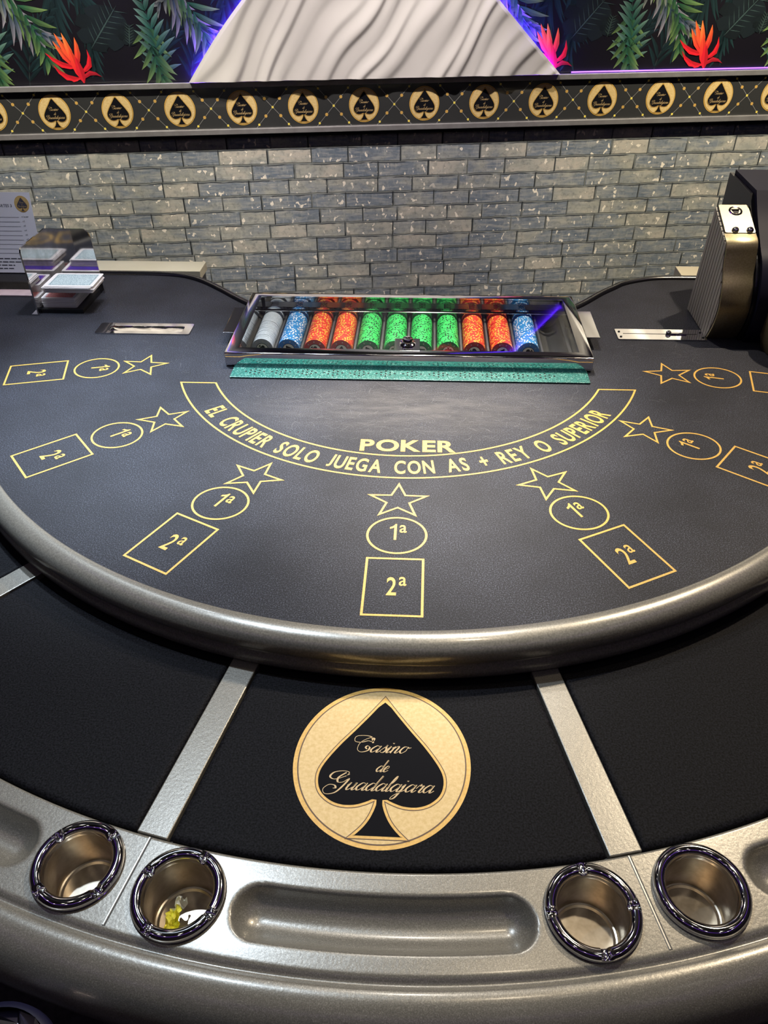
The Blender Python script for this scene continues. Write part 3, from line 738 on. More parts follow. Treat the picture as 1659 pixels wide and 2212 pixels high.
for (sx_, sy_), (cx_, cy_), (rx_, ry_), rot, side in SPOTS:
    a = math.radians(rot)
    bm = bmesh.new(); P = []
    f2 = rot2(a, sx_, sy_, 1.04, 0.97)
    for i in range(10):
        r = 0.0400 if i % 2 == 0 else 0.0160; q = PI / 2 - i * PI / 5; P.append(f2(r * math.cos(q), r * math.sin(q)))
    band(bm, P, LW * 0.95, ZP); obj('printed_star', bm, M_GOLD, felt)
    bm = bmesh.new(); band(bm, ell(cx_, cy_, 0.0388, 0.0363), LW, ZP)
    obj('printed_circle', bm, M_GOLD, felt)
    bm = bmesh.new(); F2 = rot2(a, cx_, cy_)
    text(bm, '1', 0.0330, lambda x, y: F2(x - 0.0050, y - 0.0100), ZP, xs=0.85, bold=0.012); text(bm, 'a', 0.0240, lambda x, y: F2(x + 0.0080, y + 0.0055), ZP, xs=0.72, bold=0.01)
    for v_ in bm.verts: pass
    obj('printed_number', bm, M_GOLD, felt)
    bm = bmesh.new(); F3 = rot2(a, rx_, ry_); hw, hh = 0.0371 - LW / 2, 0.0513 - LW / 2
    band(bm, [F3(-hw, hh), F3(-hw, -hh), F3(hw, -hh), F3(hw, hh)], LW, ZP); obj('printed_rectangle', bm, M_GOLD, felt)
    bm = bmesh.new()
    text(bm, '2', 0.0325, lambda x, y: F3(x - 0.0025, y - 0.0160), ZP, xs=0.60, bold=0.012); text(bm, 'a', 0.0240, lambda x, y: F3(x + 0.0110, y + 0.0010), ZP, xs=0.70, bold=0.01)
    obj('printed_number', bm, M_GOLD, felt)
# dealer rule band
R1, R2, YC = 0.4180, 0.3612, -0.1468
def chord_ang(r): return math.degrees(math.acos(-(YC) / r))
a1, a2 = chord_ang(R1), chord_ang(R2)
oc = [(R1 * math.sin(math.radians(-a1 + 2 * a1 * i / 90)), -R1 * math.cos(math.radians(-a1 + 2 * a1 * i / 90))) for i in range(91)]
ic = [(R2 * math.sin(math.radians(a2 - 2 * a2 * i / 90)), -R2 * math.cos(math.radians(a2 - 2 * a2 * i / 90))) for i in range(91)]
bm = bmesh.new(); band(bm, oc + ic, LW, ZP); obj('printed_band', bm, M_GOLD, felt)
bm = bmesh.new(); MSG = 'EL CRUPIER SOLO JUEGA CON AS + REY O SUPERIOR'
# advance widths along the arc
adv = []; xx = 0.0
for ch in MSG:
    if ch == ' ': xx += 0.62; adv.append(None); continue
    g_ = glyph(ch, 0.022); adv.append((g_, xx)); xx += (g_[3] - g_[2]) + 0.12
tot = xx - 0.12; RB = 0.4068; A0, A1 = -53.6, 55.6; CAP = 0.0335
for it in adv:
    if not it: continue
    g_, x0 = it; wg = g_[3] - g_[2]; am = math.radians(A0 + (A1 - A0) * (x0 + wg / 2) / tot)
    unit = math.radians(A1 - A0) * 0.392 / tot; kz = CAP / 0.729
    vs = []
    for vx, vy in g_[0]:
        lx = (vx - g_[2] - wg / 2) * unit; ly = vy * kz
        rr = RB - ly; ca, sa = math.cos(am), math.sin(am)
        vs.append(bm.verts.new((rr * sa + lx * ca, -rr * ca + lx * sa, ZP)))
    for f_ in g_[1]:
        try: bm.faces.new([vs[i] for i in f_])
        except ValueError: pass
obj('printed_dealer_rule', bm, M_GOLD, felt)
bm = bmesh.new(); text(bm, 'POKER', 0.0315, lambda x, y: (x + 0.0092, y - 0.3482), ZP, xs=1.03, bold=0.03, gap=0.06); obj('printed_poker_word', bm, M_GOLD, felt)
# scuffs: fine pale scratches in front of the tray
M_SCUFF = mat('pale_scuff', (0.16, 0.16, 0.165), 0.6)
bm = bmesh.new()
for i in range(520):
    x = random.gauss(0.03, 0.16); y = random.uniform(-0.32, -0.14) if i < 430 else random.uniform(-0.1, 0.05) - 0.02
    if i >= 430: x = random.choice((-1, 1)) * random.uniform(0.37, 0.6)
    a = random.uniform(-.6, .6) if random.random() < .75 else random.uniform(0, PI); L = random.uniform(.004, .022); k2 = random.uniform(-80, 80)
    P = []
    for j in range(7):
        P.append((x, y)); x += math.cos(a) * L / 6; y += math.sin(a) * L / 6; a += k2 * L / 6
    band(bm, P, random.uniform(.00012, .0003), 0.0003, closed=False)
o = obj('scuff_marks', bm, M_SCUFF, felt); o['kind'] = 'stuff'

# ================================================================== chip tray
tray = thing('chip_tray', 'teal glitter chip tray sunk into the table in front of the dealer', 'chip tray', (0, 0, 0))
bm = bmesh.new()
box(bm, -0.3095, 0.3190, -0.1290, -0.0460, 0.0006, 0.0030, 0, bev=0.0008)
obj('front_flange', bm, M_GLITTER, tray)
M_HOLE = mat('perforation_black', (0.002, 0.002, 0.002), 0.9)
bm = bmesh.new()
for g_ in range(12):
    gx = -0.268 + g_ * 0.0465
    for dx, dy in ((-.016, 0), (-.008, .0045), (-.008, -.0045), (0, .009), (0, 0), (0, -.009), (.008, .0045), (.008, -.0045), (.016, 0)):
        disc(bm, 0.0018, 0.0034, 10, 0, (gx + dx, -0.1080 + dy))
obj('perforations', bm, M_HOLE, tray)
# tubes: scalloped liner
PITCH = 0.0509; NCOL = 11; XC0 = -0.2795; CR = 0.0212; CZ = -0.0165
M_LINER = noisy('tray_liner_grey', (0.17, 0.165, 0.16), (0.21, 0.205, 0.20), 20, 0.3, 0.6)
bm = bmesh.new(); prof = [(-0.318, -0.004)]
for c_ in range(12):
    xc = XC0 + PITCH * c_
    for q in range(13):
        a = PI + PI * q / 12; prof.append((xc + 0.0236 * math.cos(a), CZ + 0.004 + 0.0250 * math.sin(a)))
prof.append((0.325, -0.004))
A = [bm.verts.new((x, -0.030, z)) for x, z in prof]; B = [bm.verts.new((x, 0.190, z)) for x, z in prof]
for i in range(len(prof) - 1): bm.faces.new((A[i], A[i + 1], B[i + 1], B[i]))
A2 = [bm.verts.new((x, -0.0302, z)) for x, z in prof]; A3 = [bm.verts.new((x, -0.0302, -0.05)) for x, z in prof]
B2 = [bm.verts.new((x, 0.1902, z)) for x, z in prof]; B3 = [bm.verts.new((x, 0.1902, -0.05)) for x, z in prof]
for i in range(len(prof) - 1):
    bm.faces.new((A3[i], A3[i + 1], A2[i + 1], A2[i])); bm.faces.new((B2[i], B2[i + 1], B3[i + 1], B3[i]))
box(bm, -0.318, 0.325, -0.045, -0.0304, -0.05, -0.001); box(bm, -0.318, 0.325, 0.1904, 0.1915, -0.05, -0.001)
box(bm, -0.320, -0.3182, -0.045, 0.190, -0.05, 0.0); box(bm, 0.3252, 0.327, -0.045, 0.190, -0.05, 0.0)
obj('tube_liner', bm, M_LINER, tray, 60)
# chips
def chip_mesh(name, base, spot_c, face, nsp):
    bm = bmesh.new(); th = 0.0033; SEG = 48
    prof = [(0.0, -th / 2)]
    R_ = CR - 0.0004
    mb_ = mat('chip_' + base[0], base[1], 0.4); ms = mat('chip_spot_' + base[0], spot_c, 0.4); mf = mat('chip_face_' + base[0], face, 0.45)
    v0 = [bm.verts.new((R_ * math.cos(2 * PI * i / SEG), -th / 2, R_ * math.sin(2 * PI * i / SEG))) for i in range(SEG)]
    v1 = [bm.verts.new((R_ * math.cos(2 * PI * i / SEG), th / 2, R_ * math.sin(2 * PI * i / SEG))) for i in range(SEG)]
    for i in range(SEG):
        f_ = bm.faces.new((v0[i], v1[i], v1[(i + 1) % SEG], v0[(i + 1) % SEG]))
        ph = i % (SEG // nsp); f_.material_index = 1 if ph in (0, 2) else 0
    f_ = bm.faces.new(v0); f_.material_index = 2; f_ = bm.faces.new(v1[::-1]); f_.material_index = 2
    me = bpy.data.meshes.new(name); bm.to_mesh(me); bm.free()
    for x in (mb_, ms, mf): me.materials.append(x)
    return me
KINDS = {
 'white': (('white', (0.52, 0.56, 0.60)), (0.60, 0.64, 0.68), (0.34, 0.36, 0.38), 6),
 'blue': (('blue', (0.03, 0.26, 0.62)), (0.80, 0.85, 0.90), (0.03, 0.20, 0.55), 6),
 'red': (('red', (0.75, 0.05, 0.025)), (0.90, 0.52, 0.06), (0.50, 0.03, 0.035), 6),
 'green': (('green', (0.05, 0.62, 0.13)), (0.008, 0.05, 0.02), (0.015, 0.24, 0.08), 6)}
CH = {kk: chip_mesh('casino_chip', *v_) for kk, v_ in KINDS.items()}
# inlay on the front chip of each column: pale disc with spade
M_INLAY = mat('chip_inlay_cream', (0.85, 0.80, 0.68), 0.5)
inb = bmesh.new()
def flat_y(bm2, pts, y, mi):
    b2 = bmesh.new(); poly(b2, pts, 0, mi); vm = {}
    for v_ in b2.verts: vm[v_] = bm2.verts.new((v_.co.x, y, v_.co.y))
    for f_ in b2.faces:
        q = bm2.faces.new([vm[v_] for v_ in f_.verts]); q.material_index = mi
        q.normal_update()
        if q.normal.y > 0: q.normal_flip()
    b2.free()
flat_y(inb, ell(0, 0, .0118, .0118, 40), -0.00190, 1); flat_y(inb, ell(0, 0, .0108, .0108, 40), -0.00200, 0)
flat_y(inb, [(p.x * .105, p.y * .105 + .0002) for p in spade_outline(3)], -0.00210, 1)
for q in range(8):
    a = q * PI / 4; flat_y(inb, ell(.0158 * math.cos(a), .0158 * math.sin(a), .0013, .0013, 8), -0.00195, 2)
M_INL2 = mat('chip_inlay_dot', (0.45, 0.42, 0.36), 0.5)
inme = bpy.data.meshes.new('inlay'); inb.to_mesh(inme); inb.free()
for x in (M_INLAY, M_INK, M_INL2): inme.materials.append(x)
COLS = ['white', 'blue', 'red', 'red', 'green', 'green', 'green', 'green', 'red', 'red', 'blue']
ORD = ['white column at the far left of the tray', 'blue column next to the white one', 'red column next to the left blue one', 'red column next to the first green one',
       'leftmost green column', 'second green column from the left', 'third green column from the left', 'rightmost green column', 'red column just right of the green ones', 'red column next to the right blue one', 'blue column at the right end of the chips']
NC = 27; TH_ = 0.0034; YF = 0.0200
for ci, kd in enumerate(COLS):
    xc = XC0 + PITCH * ci + 0.0006 * math.sin(ci * 3)
    for j in range(NC):
        o = bpy.data.objects.new('casino_chip', CH[kd]); COL.objects.link(o)
        o.location = (xc + random.uniform(-.0005, .0005), YF + TH_ * (j + .5), CZ + random.uniform(-.0003, .0004))
        o.rotation_euler = (0, random.uniform(0, 2 * PI), 0)
        if j == 0:
            tag(o, 'front %s chip of the %s' % (kd, ORD[ci]), 'casino chip', 'front chips of the tray columns')
            q = bpy.data.objects.new('printed_inlay', inme); COL.objects.link(q); q.parent = o
        else: tag(o, '%s casino chip edge-on in the %s' % (kd, ORD[ci]), 'casino chip', 'chips in the ' + ORD[ci])
# rest of the chips, behind the first 297
bm = bmesh.new(); order = list(KINDS); mlist = []
for kk in order: mlist += [mat('chip_' + kk), mat('chip_spot_' + kk), mat('chip_face_' + kk)]
for ci, kd in enumerate(COLS):
    xc = XC0 + PITCH * ci
    for j in list(range(NC, 37 - (1 if ci > 4 else 0))) + list(range(100, 108)):
        t0 = random.uniform(0, 2 * PI); y = YF + TH_ * (j + .5) if j < 100 else 0.1585 + TH_ * (j - 100 + .5); base_i = order.index(kd) * 3
        b2 = bmesh.new(); b2.from_mesh(CH[kd]); M4 = Matrix.Translation((xc, y, CZ)) @ Matrix.Rotation(t0, 4, 'Y')
        vm = {v_: bm.verts.new(M4 @ v_.co) for v_ in b2.verts}
        for f_ in b2.faces: bm.faces.new([vm[v_] for v_ in f_.verts]).material_index = base_i + f_.material_index
        b2.free()
tag(obj('casino_chips', bm, mlist), 'rear halves of the chip columns under the back of the cover', 'casino chips', kind='stuff')

# ---------------- locking cover
cover = thing('tray_cover', 'chrome framed glass locking cover over the chip tray', 'tray cover', (0, 0, 0))
X0, X1, YA, YB, ZT = -0.3260, 0.3290, -0.0855, 0.1880, 0.0275
XI0, XI1, YI0, YI1 = -0.3030, 0.3060, -0.0635, 0.1690
bm = bmesh.new()
def slab(bm, pts, z0, z1): extrude_poly(bm, pts, z0, z1)
outer = [(X0, YA), (X1, YA), (X1, YB), (X0, YB)]; inner = [(XI0, YI0), (XI1, YI0), (XI1, YI1), (XI0, YI1)]
def frame_part(bm, O, I, z, flip=False):
    vo = [bm.verts.new((*p, z)) for p in O]; vi = [bm.verts.new((*p, z)) for p in I]
    for i in range(4):
        q = (vo[i], vo[(i + 1) % 4], vi[(i + 1) % 4], vi[i]); bm.faces.new(q if not flip else q[::-1])
    return vo, vi
to, ti = frame_part(bm, outer, inner, ZT); bo, bi = frame_part(bm, outer, [(XI0 - .004, YI0 - .019), (XI1 + .004, YI0 - .019), (XI1 + .004, YI1 + .004), (XI0 - .004, YI1 + .004)], 0.0032, True)
for i in range(4):
    j = (i + 1) % 4
    bm.faces.new((bo[i], bo[j], to[j], to[i]))
ilip = [bm.verts.new((*p, ZT - .0025)) for p in inner]
for i in range(4):
    j = (i + 1) % 4; bm.faces.new((ti[i], ti[j], ilip[j], ilip[i]))
bev_e = [e for e in bm.edges if all(v_.co.z > ZT - 1e-5 for v_ in e.verts) and len(e.link_faces) == 2 and any(f_.normal.z < .5 for f_ in e.link_faces)]
bm.normal_update()
es = [e for e in bm.edges if all(v_ in to for v_ in e.verts)] + [e for e in bm.edges if (e.verts[0] in to and e.verts[1] in bo) or (e.verts[1] in to and e.verts[0] in bo)]
bmesh.ops.bevel(bm, geom=es, offset=0.0022, segments=3, affect='EDGES', profile=0.5)
fr = obj('cover_frame', bm, M_CHROME, cover, 35)
# inner walls (mirror finished)
bm = bmesh.new()
box(bm, XI0 - .004, XI1 + .004, YI1 + 0.0165, YI1 + .0180, -0.024, ZT - .0026); box(bm, XI0 - .004, XI0 - .001, YI0, YI1, 0.0005, ZT - .0026); box(bm, XI1 + .001, XI1 + .004, YI0, YI1, 0.0005, ZT - .0026)
obj('inner_wall', bm, M_MIRROR, cover)
bm = bmesh.new(); box(bm, XI0 - .002, XI1 + .002, .1475, .1560, 0.0040, 0.0062, bev=.0006); obj('inner_ledge', bm, M_CHROME, cover)
bm = bmesh.new(); box(bm, XI0 - .0035, XI1 + .0035, YI0 - .003, YI1 + .0, ZT - .0052, ZT - .0028); obj('glass_pane', bm, M_GLASS, cover)
bm = bmesh.new(); box(bm, -0.0225, 0.0235, YI0 - 0.004, -0.0180, ZT - .0026, ZT + .0003, bev=.0004); lock = obj('lock_plate', bm, M_CHROME, cover)
bm = bmesh.new(); rr = lathe(bm, [(.0145, 0), (.0148, .002), (.0125, .0035), (.0105, .0030), (.0100, .0085), (.0085, .0105), (.0040, .0108), (.0035, .0085), (.0, .0085)], 40, center=(0.0012, -0.0385))
bmesh.ops.translate(bm, vec=(0, 0, ZT + .0003), verts=bm.verts); obj('lock_cylinder', bm, M_CHROME, lock, 40)
for (x0, x1, y0, y1) in ((0.3295, 0.3560, 0.0085, 0.1260), (-0.3490, -0.3265, 0.0085, 0.1240)):
    bm = bmesh.new(); box(bm, x0, x1, y0, y1, 0.0205, 0.0222, bev=.0008)
    xa = x0 if x0 > 0 else x1
    o = obj('side_handle', bm, M_CHROME, cover)
    bm = bmesh.new(); box(bm, min(xa, xa + (.004 if xa > 0 else -.004)), max(xa, xa + (.004 if xa > 0 else -.004)), y0 - 0.045, y0 - .006, 0.001, 0.011); obj('latch_tab', bm, M_BLACK, cover)

# ================================================================== drop slots in the felt
def rrect(x0, x1, y0, y1, r, n=6):
    P = []
    for cx_, cy_, a0 in ((x1 - r, y1 - r, 0), (x0 + r, y1 - r, 90), (x0 + r, y0 + r, 180), (x1 - r, y0 + r, 270)):
        for i in range(n + 1):
            a = math.radians(a0 + 90 * i / n); P.append((cx_ + r * math.cos(a), cy_ + r * math.sin(a)))
    return P
def ringplate(bm, O, I, z0, z1):
    n = len(O); V = [[bm.verts.new((*p, z)) for p in L] for L, z in ((O, z0), (O, z1), (I, z1), (I, z0))]
    for a_, b_ in zip(V, V[1:] + V[:1]):
        for i in range(n): bm.faces.new((a_[i], a_[(i + 1) % n], b_[(i + 1) % n], b_[i]))
s1 = thing('drop_slot', 'polished chrome drop slot plate in the felt left of the chip tray', 'drop slot', (-0.5185, 0.064, 0.0))
bm = bmesh.new(); ringplate(bm, rrect(-.0935, .0935, -.0235, .0235, .004), rrect(-.070, .078, -.0125, .0105, .004), 0.0004, .0022); obj('slot_plate', bm, M_CHROME, s1)
bm = bmesh.new()
NB = 24; rows = []
for i in range(NB + 1):
    x = -.069 + .146 * i / NB
    rows.append([bm.verts.new((x, y, z + .00022 * math.sin(i * .9 + y * 200) + .0001 * math.sin(i * 2.1))) for y, z in ((-.0124, .0008), (-.006, .0014), (0, .0012), (.006, .0016), (.0104, .0009))])
for a_, b_ in zip(rows, rows[1:]):
    for j in range(4): bm.faces.new((a_[j], b_[j], b_[j + 1], a_[j + 1]))
obj('paddle', bm, M_MIRROR, s1, 60)
s2 = thing('drop_slot', 'long chrome slot plate with a narrow slit, partly in the card shuffler\'s shadow', 'drop slot', (0.482, 0.0692, 0.0))
bm = bmesh.new(); ringplate(bm, rrect(-.0825, .0835, -.0225, .0225, .003), rrect(-.070, .070, .0005, .0030, .0010), 0.0004, .0022); obj('slot_plate', bm, M_CHROME, s2)
bm = bmesh.new(); poly(bm, rrect(-.071, .071, -.0005, .004, .001), .0005); obj('slit', bm, M_HOLE, s2)
bm = bmesh.new(); rr = lathe(bm, [(.005, .0022), (.0048, .0065), (.003, .0085), (0, .009)], 20, center=(0.016, .0017)); box(bm, .016, .050, -.0016, .004, .0023, .0045, bev=.0005); obj('slider', bm, M_CHROME, s2, 40)
bm = bmesh.new()
for x in (-.076, .078):
    lathe(bm, [(.0024, .0022), (.0020, .0034), (0, .0036)], 14, center=(x, .010)); lathe(bm, [(.0024, .0022), (.0020, .0034), (0, .0036)], 14, center=(x, -.012))
obj('screw_heads', bm, M_BLACK, s2, 40)

# ================================================================== card holder and cards
holder = thing('card_holder', 'mirror finished corner card holder standing on the felt at the left', 'card holder', (-0.7548, 0.1219, 0))
bm = bmesh.new()
def plate_x(bm, x, pts, t): # polygon in (y,z) extruded in x
    b2 = bmesh.new(); extrude_poly(b2, pts, 0, t); M4 = Matrix(((0, 0, 1, x), (1, 0, 0, 0), (0, 1, 0, 0), (0, 0, 0, 1)))
    vm = {v_: bm.verts.new(M4 @ v_.co) for v_ in b2.verts}
    for f_ in b2.faces: bm.faces.new([vm[v_] for v_ in f_.verts]).material_index = f_.material_index
    b2.free()
def plate_y(bm, y, pts, t):
    b2 = bmesh.new(); extrude_poly(b2, pts, 0, t); M4 = Matrix(((1, 0, 0, 0), (0, 0, 1, y), (0, 1, 0, 0), (0, 0, 0, 1)))
    vm = {v_: bm.verts.new(M4 @ v_.co) for v_ in b2.verts}
    for f_ in b2.faces: bm.faces.new([vm[v_] for v_ in f_.verts]).material_index = f_.material_index
    b2.free()
plate_x(bm, -0.003, [(0.0, 0.0), (.120, 0.0), (.120, .1365), (.009, .1365), (.003, .134), (.0, .128)], .003); bmesh.ops.recalc_face_normals(bm, faces=bm.faces)
obj('side_plate', bm, M_MIRROR, holder)
bm = bmesh.new(); plate_y(bm, 0.1175, [(0.0, 0.0), (.096, 0.0), (.094, .118), (.090, .130), (.082, .1365), (0, .1365)], .003); bmesh.ops.recalc_face_normals(bm, faces=bm.faces)
obj('back_plate', bm, M_MIRROR, holder)
bm = bmesh.new(); box(bm, 0.0005, 0.088, 0.012, 0.117, 0.0005, 0.0090, bev=.0005); obj('base_plate', bm, M_BLACK, holder)
bm = bmesh.new(); box(bm, -0.016, -0.0035, 0.0005, 0.036, 0.0004, 0.0020); obj('foot', bm, M_CHROME, holder)
M_CARDW = mat('card_white', (0.78, 0.76, 0.78), 0.45)
def card_mat(name, c1, c2):
    mt = mat(name, c1, 0.4); kk = N(mt); co_ = kk.n('ShaderNodeTexCoord').outputs['Object']
    v_ = kk.n('ShaderNodeTexVoronoi', {'Vector': co_, 'Scale': 420}); kk.link(kk.ramp(v_.outputs['Distance'], [(0.25, c1), (0.5, c2)]), kk.b.inputs['Base Color']); return mt
M_CB = card_mat('card_back_blue', (0.16, 0.27, 0.33), (0.52, 0.62, 0.66)); M_CR = card_mat('card_back_red', (0.60, 0.12, 0.14), (0.78, 0.36, 0.36)); M_CF = mat('card_frame_blue', (0.06, 0.12, 0.15), 0.4)
def card_mesh(w_, l_, t_, mb_):
    bm = bmesh.new(); P = rrect(-w_ / 2, w_ / 2, -l_ / 2, l_ / 2, .004, 4); extrude_poly(bm, P, 0, t_, 0)
    poly(bm, rrect(-w_ / 2 + .007, w_ / 2 - .007, -l_ / 2 + .006, l_ / 2 - .006, .001, 2), t_ + .00008, 1)
    band(bm, rrect(-w_ / 2 + .0095, w_ / 2 - .0095, -l_ / 2 + .0085, l_ / 2 - .0085, .001, 2), .0008, t_ + .00014, 2)
    bmesh.ops.recalc_face_normals(bm, faces=[f_ for f_ in bm.faces if f_.material_index == 0])
    me = bpy.data.meshes.new('playing_card'); bm.to_mesh(me); bm.free()
    for x in (M_CARDW, mb_, M_CF if mb_ is M_CB else M_CR): me.materials.append(x)
    return me
cmA = card_mesh(.1005, .0700, .00115, M_CB); cmB = card_mesh(.0710, .0960, .00115, M_CR)
z = 0.0095
for i in range(15):
    o = bpy.data.objects.new('playing_card', cmB); COL.objects.link(o); o.location = (-0.7165 + random.uniform(-.0006, .0006), 0.1880 + random.uniform(-.0008, .0008), z); z += .00135
    o.rotation_euler = (0, 0, random.uniform(-.006, .006))
    if i == 14: tag(o, 'topmost red backed playing card of the lower deck in the mirror card holder', 'playing card', 'red backed lower deck')
    else: tag(o, 'red backed playing card within the lower deck in the card holder', 'playing card', 'red backed lower deck')
cmC = card_mesh(.0880, .0600, .00115, mat('card_back_violet', (0.06, 0.03, 0.32), 0.4))
for i in range(11):
    o = bpy.data.objects.new('playing_card', cmC); COL.objects.link(o); o.location = (-0.7030 + random.uniform(-.0006, .0006), 0.2000, z); z += .00135
    tag(o, 'violet backed playing card in the packet between the two larger decks', 'playing card', 'violet packet between the decks')
for i in range(10):
    o = bpy.data.objects.new('playing_card', cmA); COL.objects.link(o)
    o.location = (-0.6880 + (0.004 if i in (4, 5, 9) else 0) + random.uniform(-.0012, .0012), 0.1660 + random.uniform(-.001, .001) - (0.002 if i in (7, 8) else 0), z); z += .00138
    o.rotation_euler = (0, 0, random.uniform(-.012, .012))
    if i == 9: tag(o, 'topmost blue-grey backed playing card, top of the upper deck in the card holder', 'playing card', 'blue backed upper deck')
    else: tag(o, 'blue-grey backed playing card within the upper deck in the card holder', 'playing card', 'blue backed upper deck')

# ================================================================== payout sheet in acrylic stand
stand = thing('sign_stand', 'clear acrylic sign stand on the felt at the left edge', 'sign stand', (-0.88, 0.245, 0))
SR = math.radians(9)   # lean back
bm = bmesh.new(); ML = Matrix.Rotation(-SR, 4, 'X')
bm = bmesh.new(); box(bm, -0.13, 0.113, -0.0010, 0.0022, 0.004, 0.212, bev=.0005); bmesh.ops.transform(bm, matrix=ML, verts=bm.verts)
obj('upright_sheet', bm, M_ACRYL, stand)
M_PINKM = noisy('base_pink_reflection', (0.50, 0.36, 0.40), (0.70, 0.55, 0.58), 14, 0.35, 0.2)  # pink reflection on the clear base painted as its colour
bm = bmesh.new(); box(bm, -0.13, 0.098, -0.030, 0.0015, 0.0006, 0.0035, bev=.0005); obj('base_foot', bm, M_PINKM, stand)
M_PAPER = mat('paper_lilac_white', (0.84, 0.84, 0.92), 0.7); M_TXT = mat('paper_print_grey', (0.06, 0.06, 0.09), 0.7)
pb = bmesh.new()
extrude_poly(pb, [(-.128, .040), (.098, .040), (.098, .2005), (-.128, .2005)], 0, .0004, 0)
ey = .178
eb2 = emblem_bm(False)
vm = {}
for v_ in eb2.verts: vm[v_] = pb.verts.new((v_.co.x * .165 + .078, v_.co.y * .165 + ey, .0005 + v_.co.z * .1))
EM = {0: 2, 1: 3, 2: 2, 3: 1, 4: 3}
for f_ in eb2.faces: pb.faces.new([vm[v_] for v_ in f_.verts]).material_index = EM[f_.material_index]
eb2.free()
def pt(s, h, x, y, al): text(pb, s, h, lambda a_, b_: (a_ + x, b_ + y), .0006, 1, xs=.9, bold=.01, align=al)
pt('CARTES 3', .0058, .056, .172, 'R')
for i, s in enumerate(['x la par', 'x2', 'x3', 'x4', 'x5', 'x7', 'x10', 'x20', 'x50']):
    y = .152 - i * .0090; pt(s, .0034, .072, y, 'L'); band(pb, [(-.10, y), (.066 - (.0 if i < 7 else .01), y)], .0006, .0006, 1, False)
for i, (x0, x1) in enumerate(((-.11, .085), (-.11, .092), (-.11, .035), (-.11, .032))):
    y = .069 - i * .0068
    xw = x0
    while xw < x1:
        L = random.uniform(.006, .016); band(pb, [(xw, y), (min(xw + L, x1), y)], .0020, .0006, 1, False); xw += L + .0022
M4 = ML @ Matrix.Translation((0, -.0016, 0)) @ RX
bmesh.ops.transform(pb, matrix=M4, verts=pb.verts)
o = obj('payout_sheet', pb, [M_PAPER, M_TXT, M_GOLD, M_CREAM]); o.location = (-0.88, 0.245, 0)
tag(o, 'white payout sheet with spade roundel inside the acrylic stand', 'printed sheet')

# ================================================================== card shuffler (right edge)
M_SHD = mat('shuffler_black', (0.010, 0.010, 0.014), 0.25, 0.2); M_BRONZE = noisy('brushed_bronze', (0.40, 0.34, 0.20), (0.50, 0.43, 0.27), 400, 0.42, 0.9)
M_RIB = mat('rib_grey', (0.32, 0.30, 0.27), 0.5); M_SHB = mat('shuffler_blue_black', (0.006, 0.006, 0.022), 0.5, 0.0, Specular_IOR_Level=0.25)
sh = thing('card_shuffler', 'black and bronze card shuffling machine at the right edge of the table', 'card shuffler', (0.566, 0.0, 0.0))
front = [tuple(p) for p in catmull([Vector(p) for p in ((.061, .0015), (.046, .030), (.038, .0657), (.047, .100), (.063, .1255), (.074, .152), (.080, .168), (.088, .176), (.104, .1817))], 5)]
side = front + [(.175, .2100), (.186, .0807), (.192, .0015)]
W1 = 0.0565
bm = bmesh.new(); plate_x(bm, 0.0015, side, W1 - .0015); bmesh.ops.recalc_face_normals(bm, faces=bm.faces)
obj('housing', bm, M_SHD, sh)
# bronze front cover follows the curve
bm = bmesh.new(); rows = []
for i, (y, z) in enumerate(front):
    a_ = Vector(front[max(i - 1, 0)]); b_ = Vector(front[min(i + 1, len(front) - 1)]); d = (b_ - a_).normalized(); nn = Vector((-d.y, d.x))
    p = Vector((y, z)) + nn * .0012
    rows.append([bm.verts.new((x, p.x + dy, p.y)) for x, dy in ((.0, .002), (.0012, .0), (W1 - .002, .0), (W1, .002))])
for a_, b_ in zip(rows, rows[1:]):
    for j in range(3): bm.faces.new((a_[j], a_[j + 1], b_[j + 1], b_[j]))
obj('front_cover', bm, M_BRONZE, sh, 50)
# ribs on the left side
def clip(P, nx, ny, c_, keep):
    out_ = []
    for i in range(len(P)):
        a_, b_ = P[i], P[(i + 1) % len(P)]
        da = (nx * a_[0] + ny * a_[1] - c_) * keep; db = (nx * b_[0] + ny * b_[1] - c_) * keep
        if da >= 0: out_.append(a_)
        if (da > 0) != (db > 0) and da != db:
            t = da / (da - db); out_.append((a_[0] + (b_[0] - a_[0]) * t, a_[1] + (b_[1] - a_[1]) * t))
    return out_
bd = (Vector((.1745, .2116)) - Vector((.1850, .0807))).normalized(); nn = Vector((bd.y, -bd.x))
sc_ = [(y * .985 + .0025, z * .985 + .001) for y, z in side]
c_back = nn.dot(Vector((.1750, .2116)))
bm = bmesh.new(); wrib = .0102
for i in range(13):
    c1 = c_back - i * (wrib + .0026) * (1 if nn.dot(Vector((.06, .1))) < c_back else -1); c0 = c1 - wrib * (1 if nn.dot(Vector((.06, .1))) < c_back else -1)
    q = clip(clip(sc_, nn.x, nn.y, c1, -1 if c0 < c1 else 1), nn.x, nn.y, c0, 1 if c0 < c1 else -1)
    if len(q) > 2:
        clean = [q[0]]
        for p in q[1:]:
            if (Vector(p) - Vector(clean[-1])).length > 1e-4: clean.append(p)
        if len(clean) > 2: plate_x(bm, -.0015, clean, .003)
bmesh.ops.recalc_face_normals(bm, faces=bm.faces); obj('side_ribs', bm, M_RIB, sh)
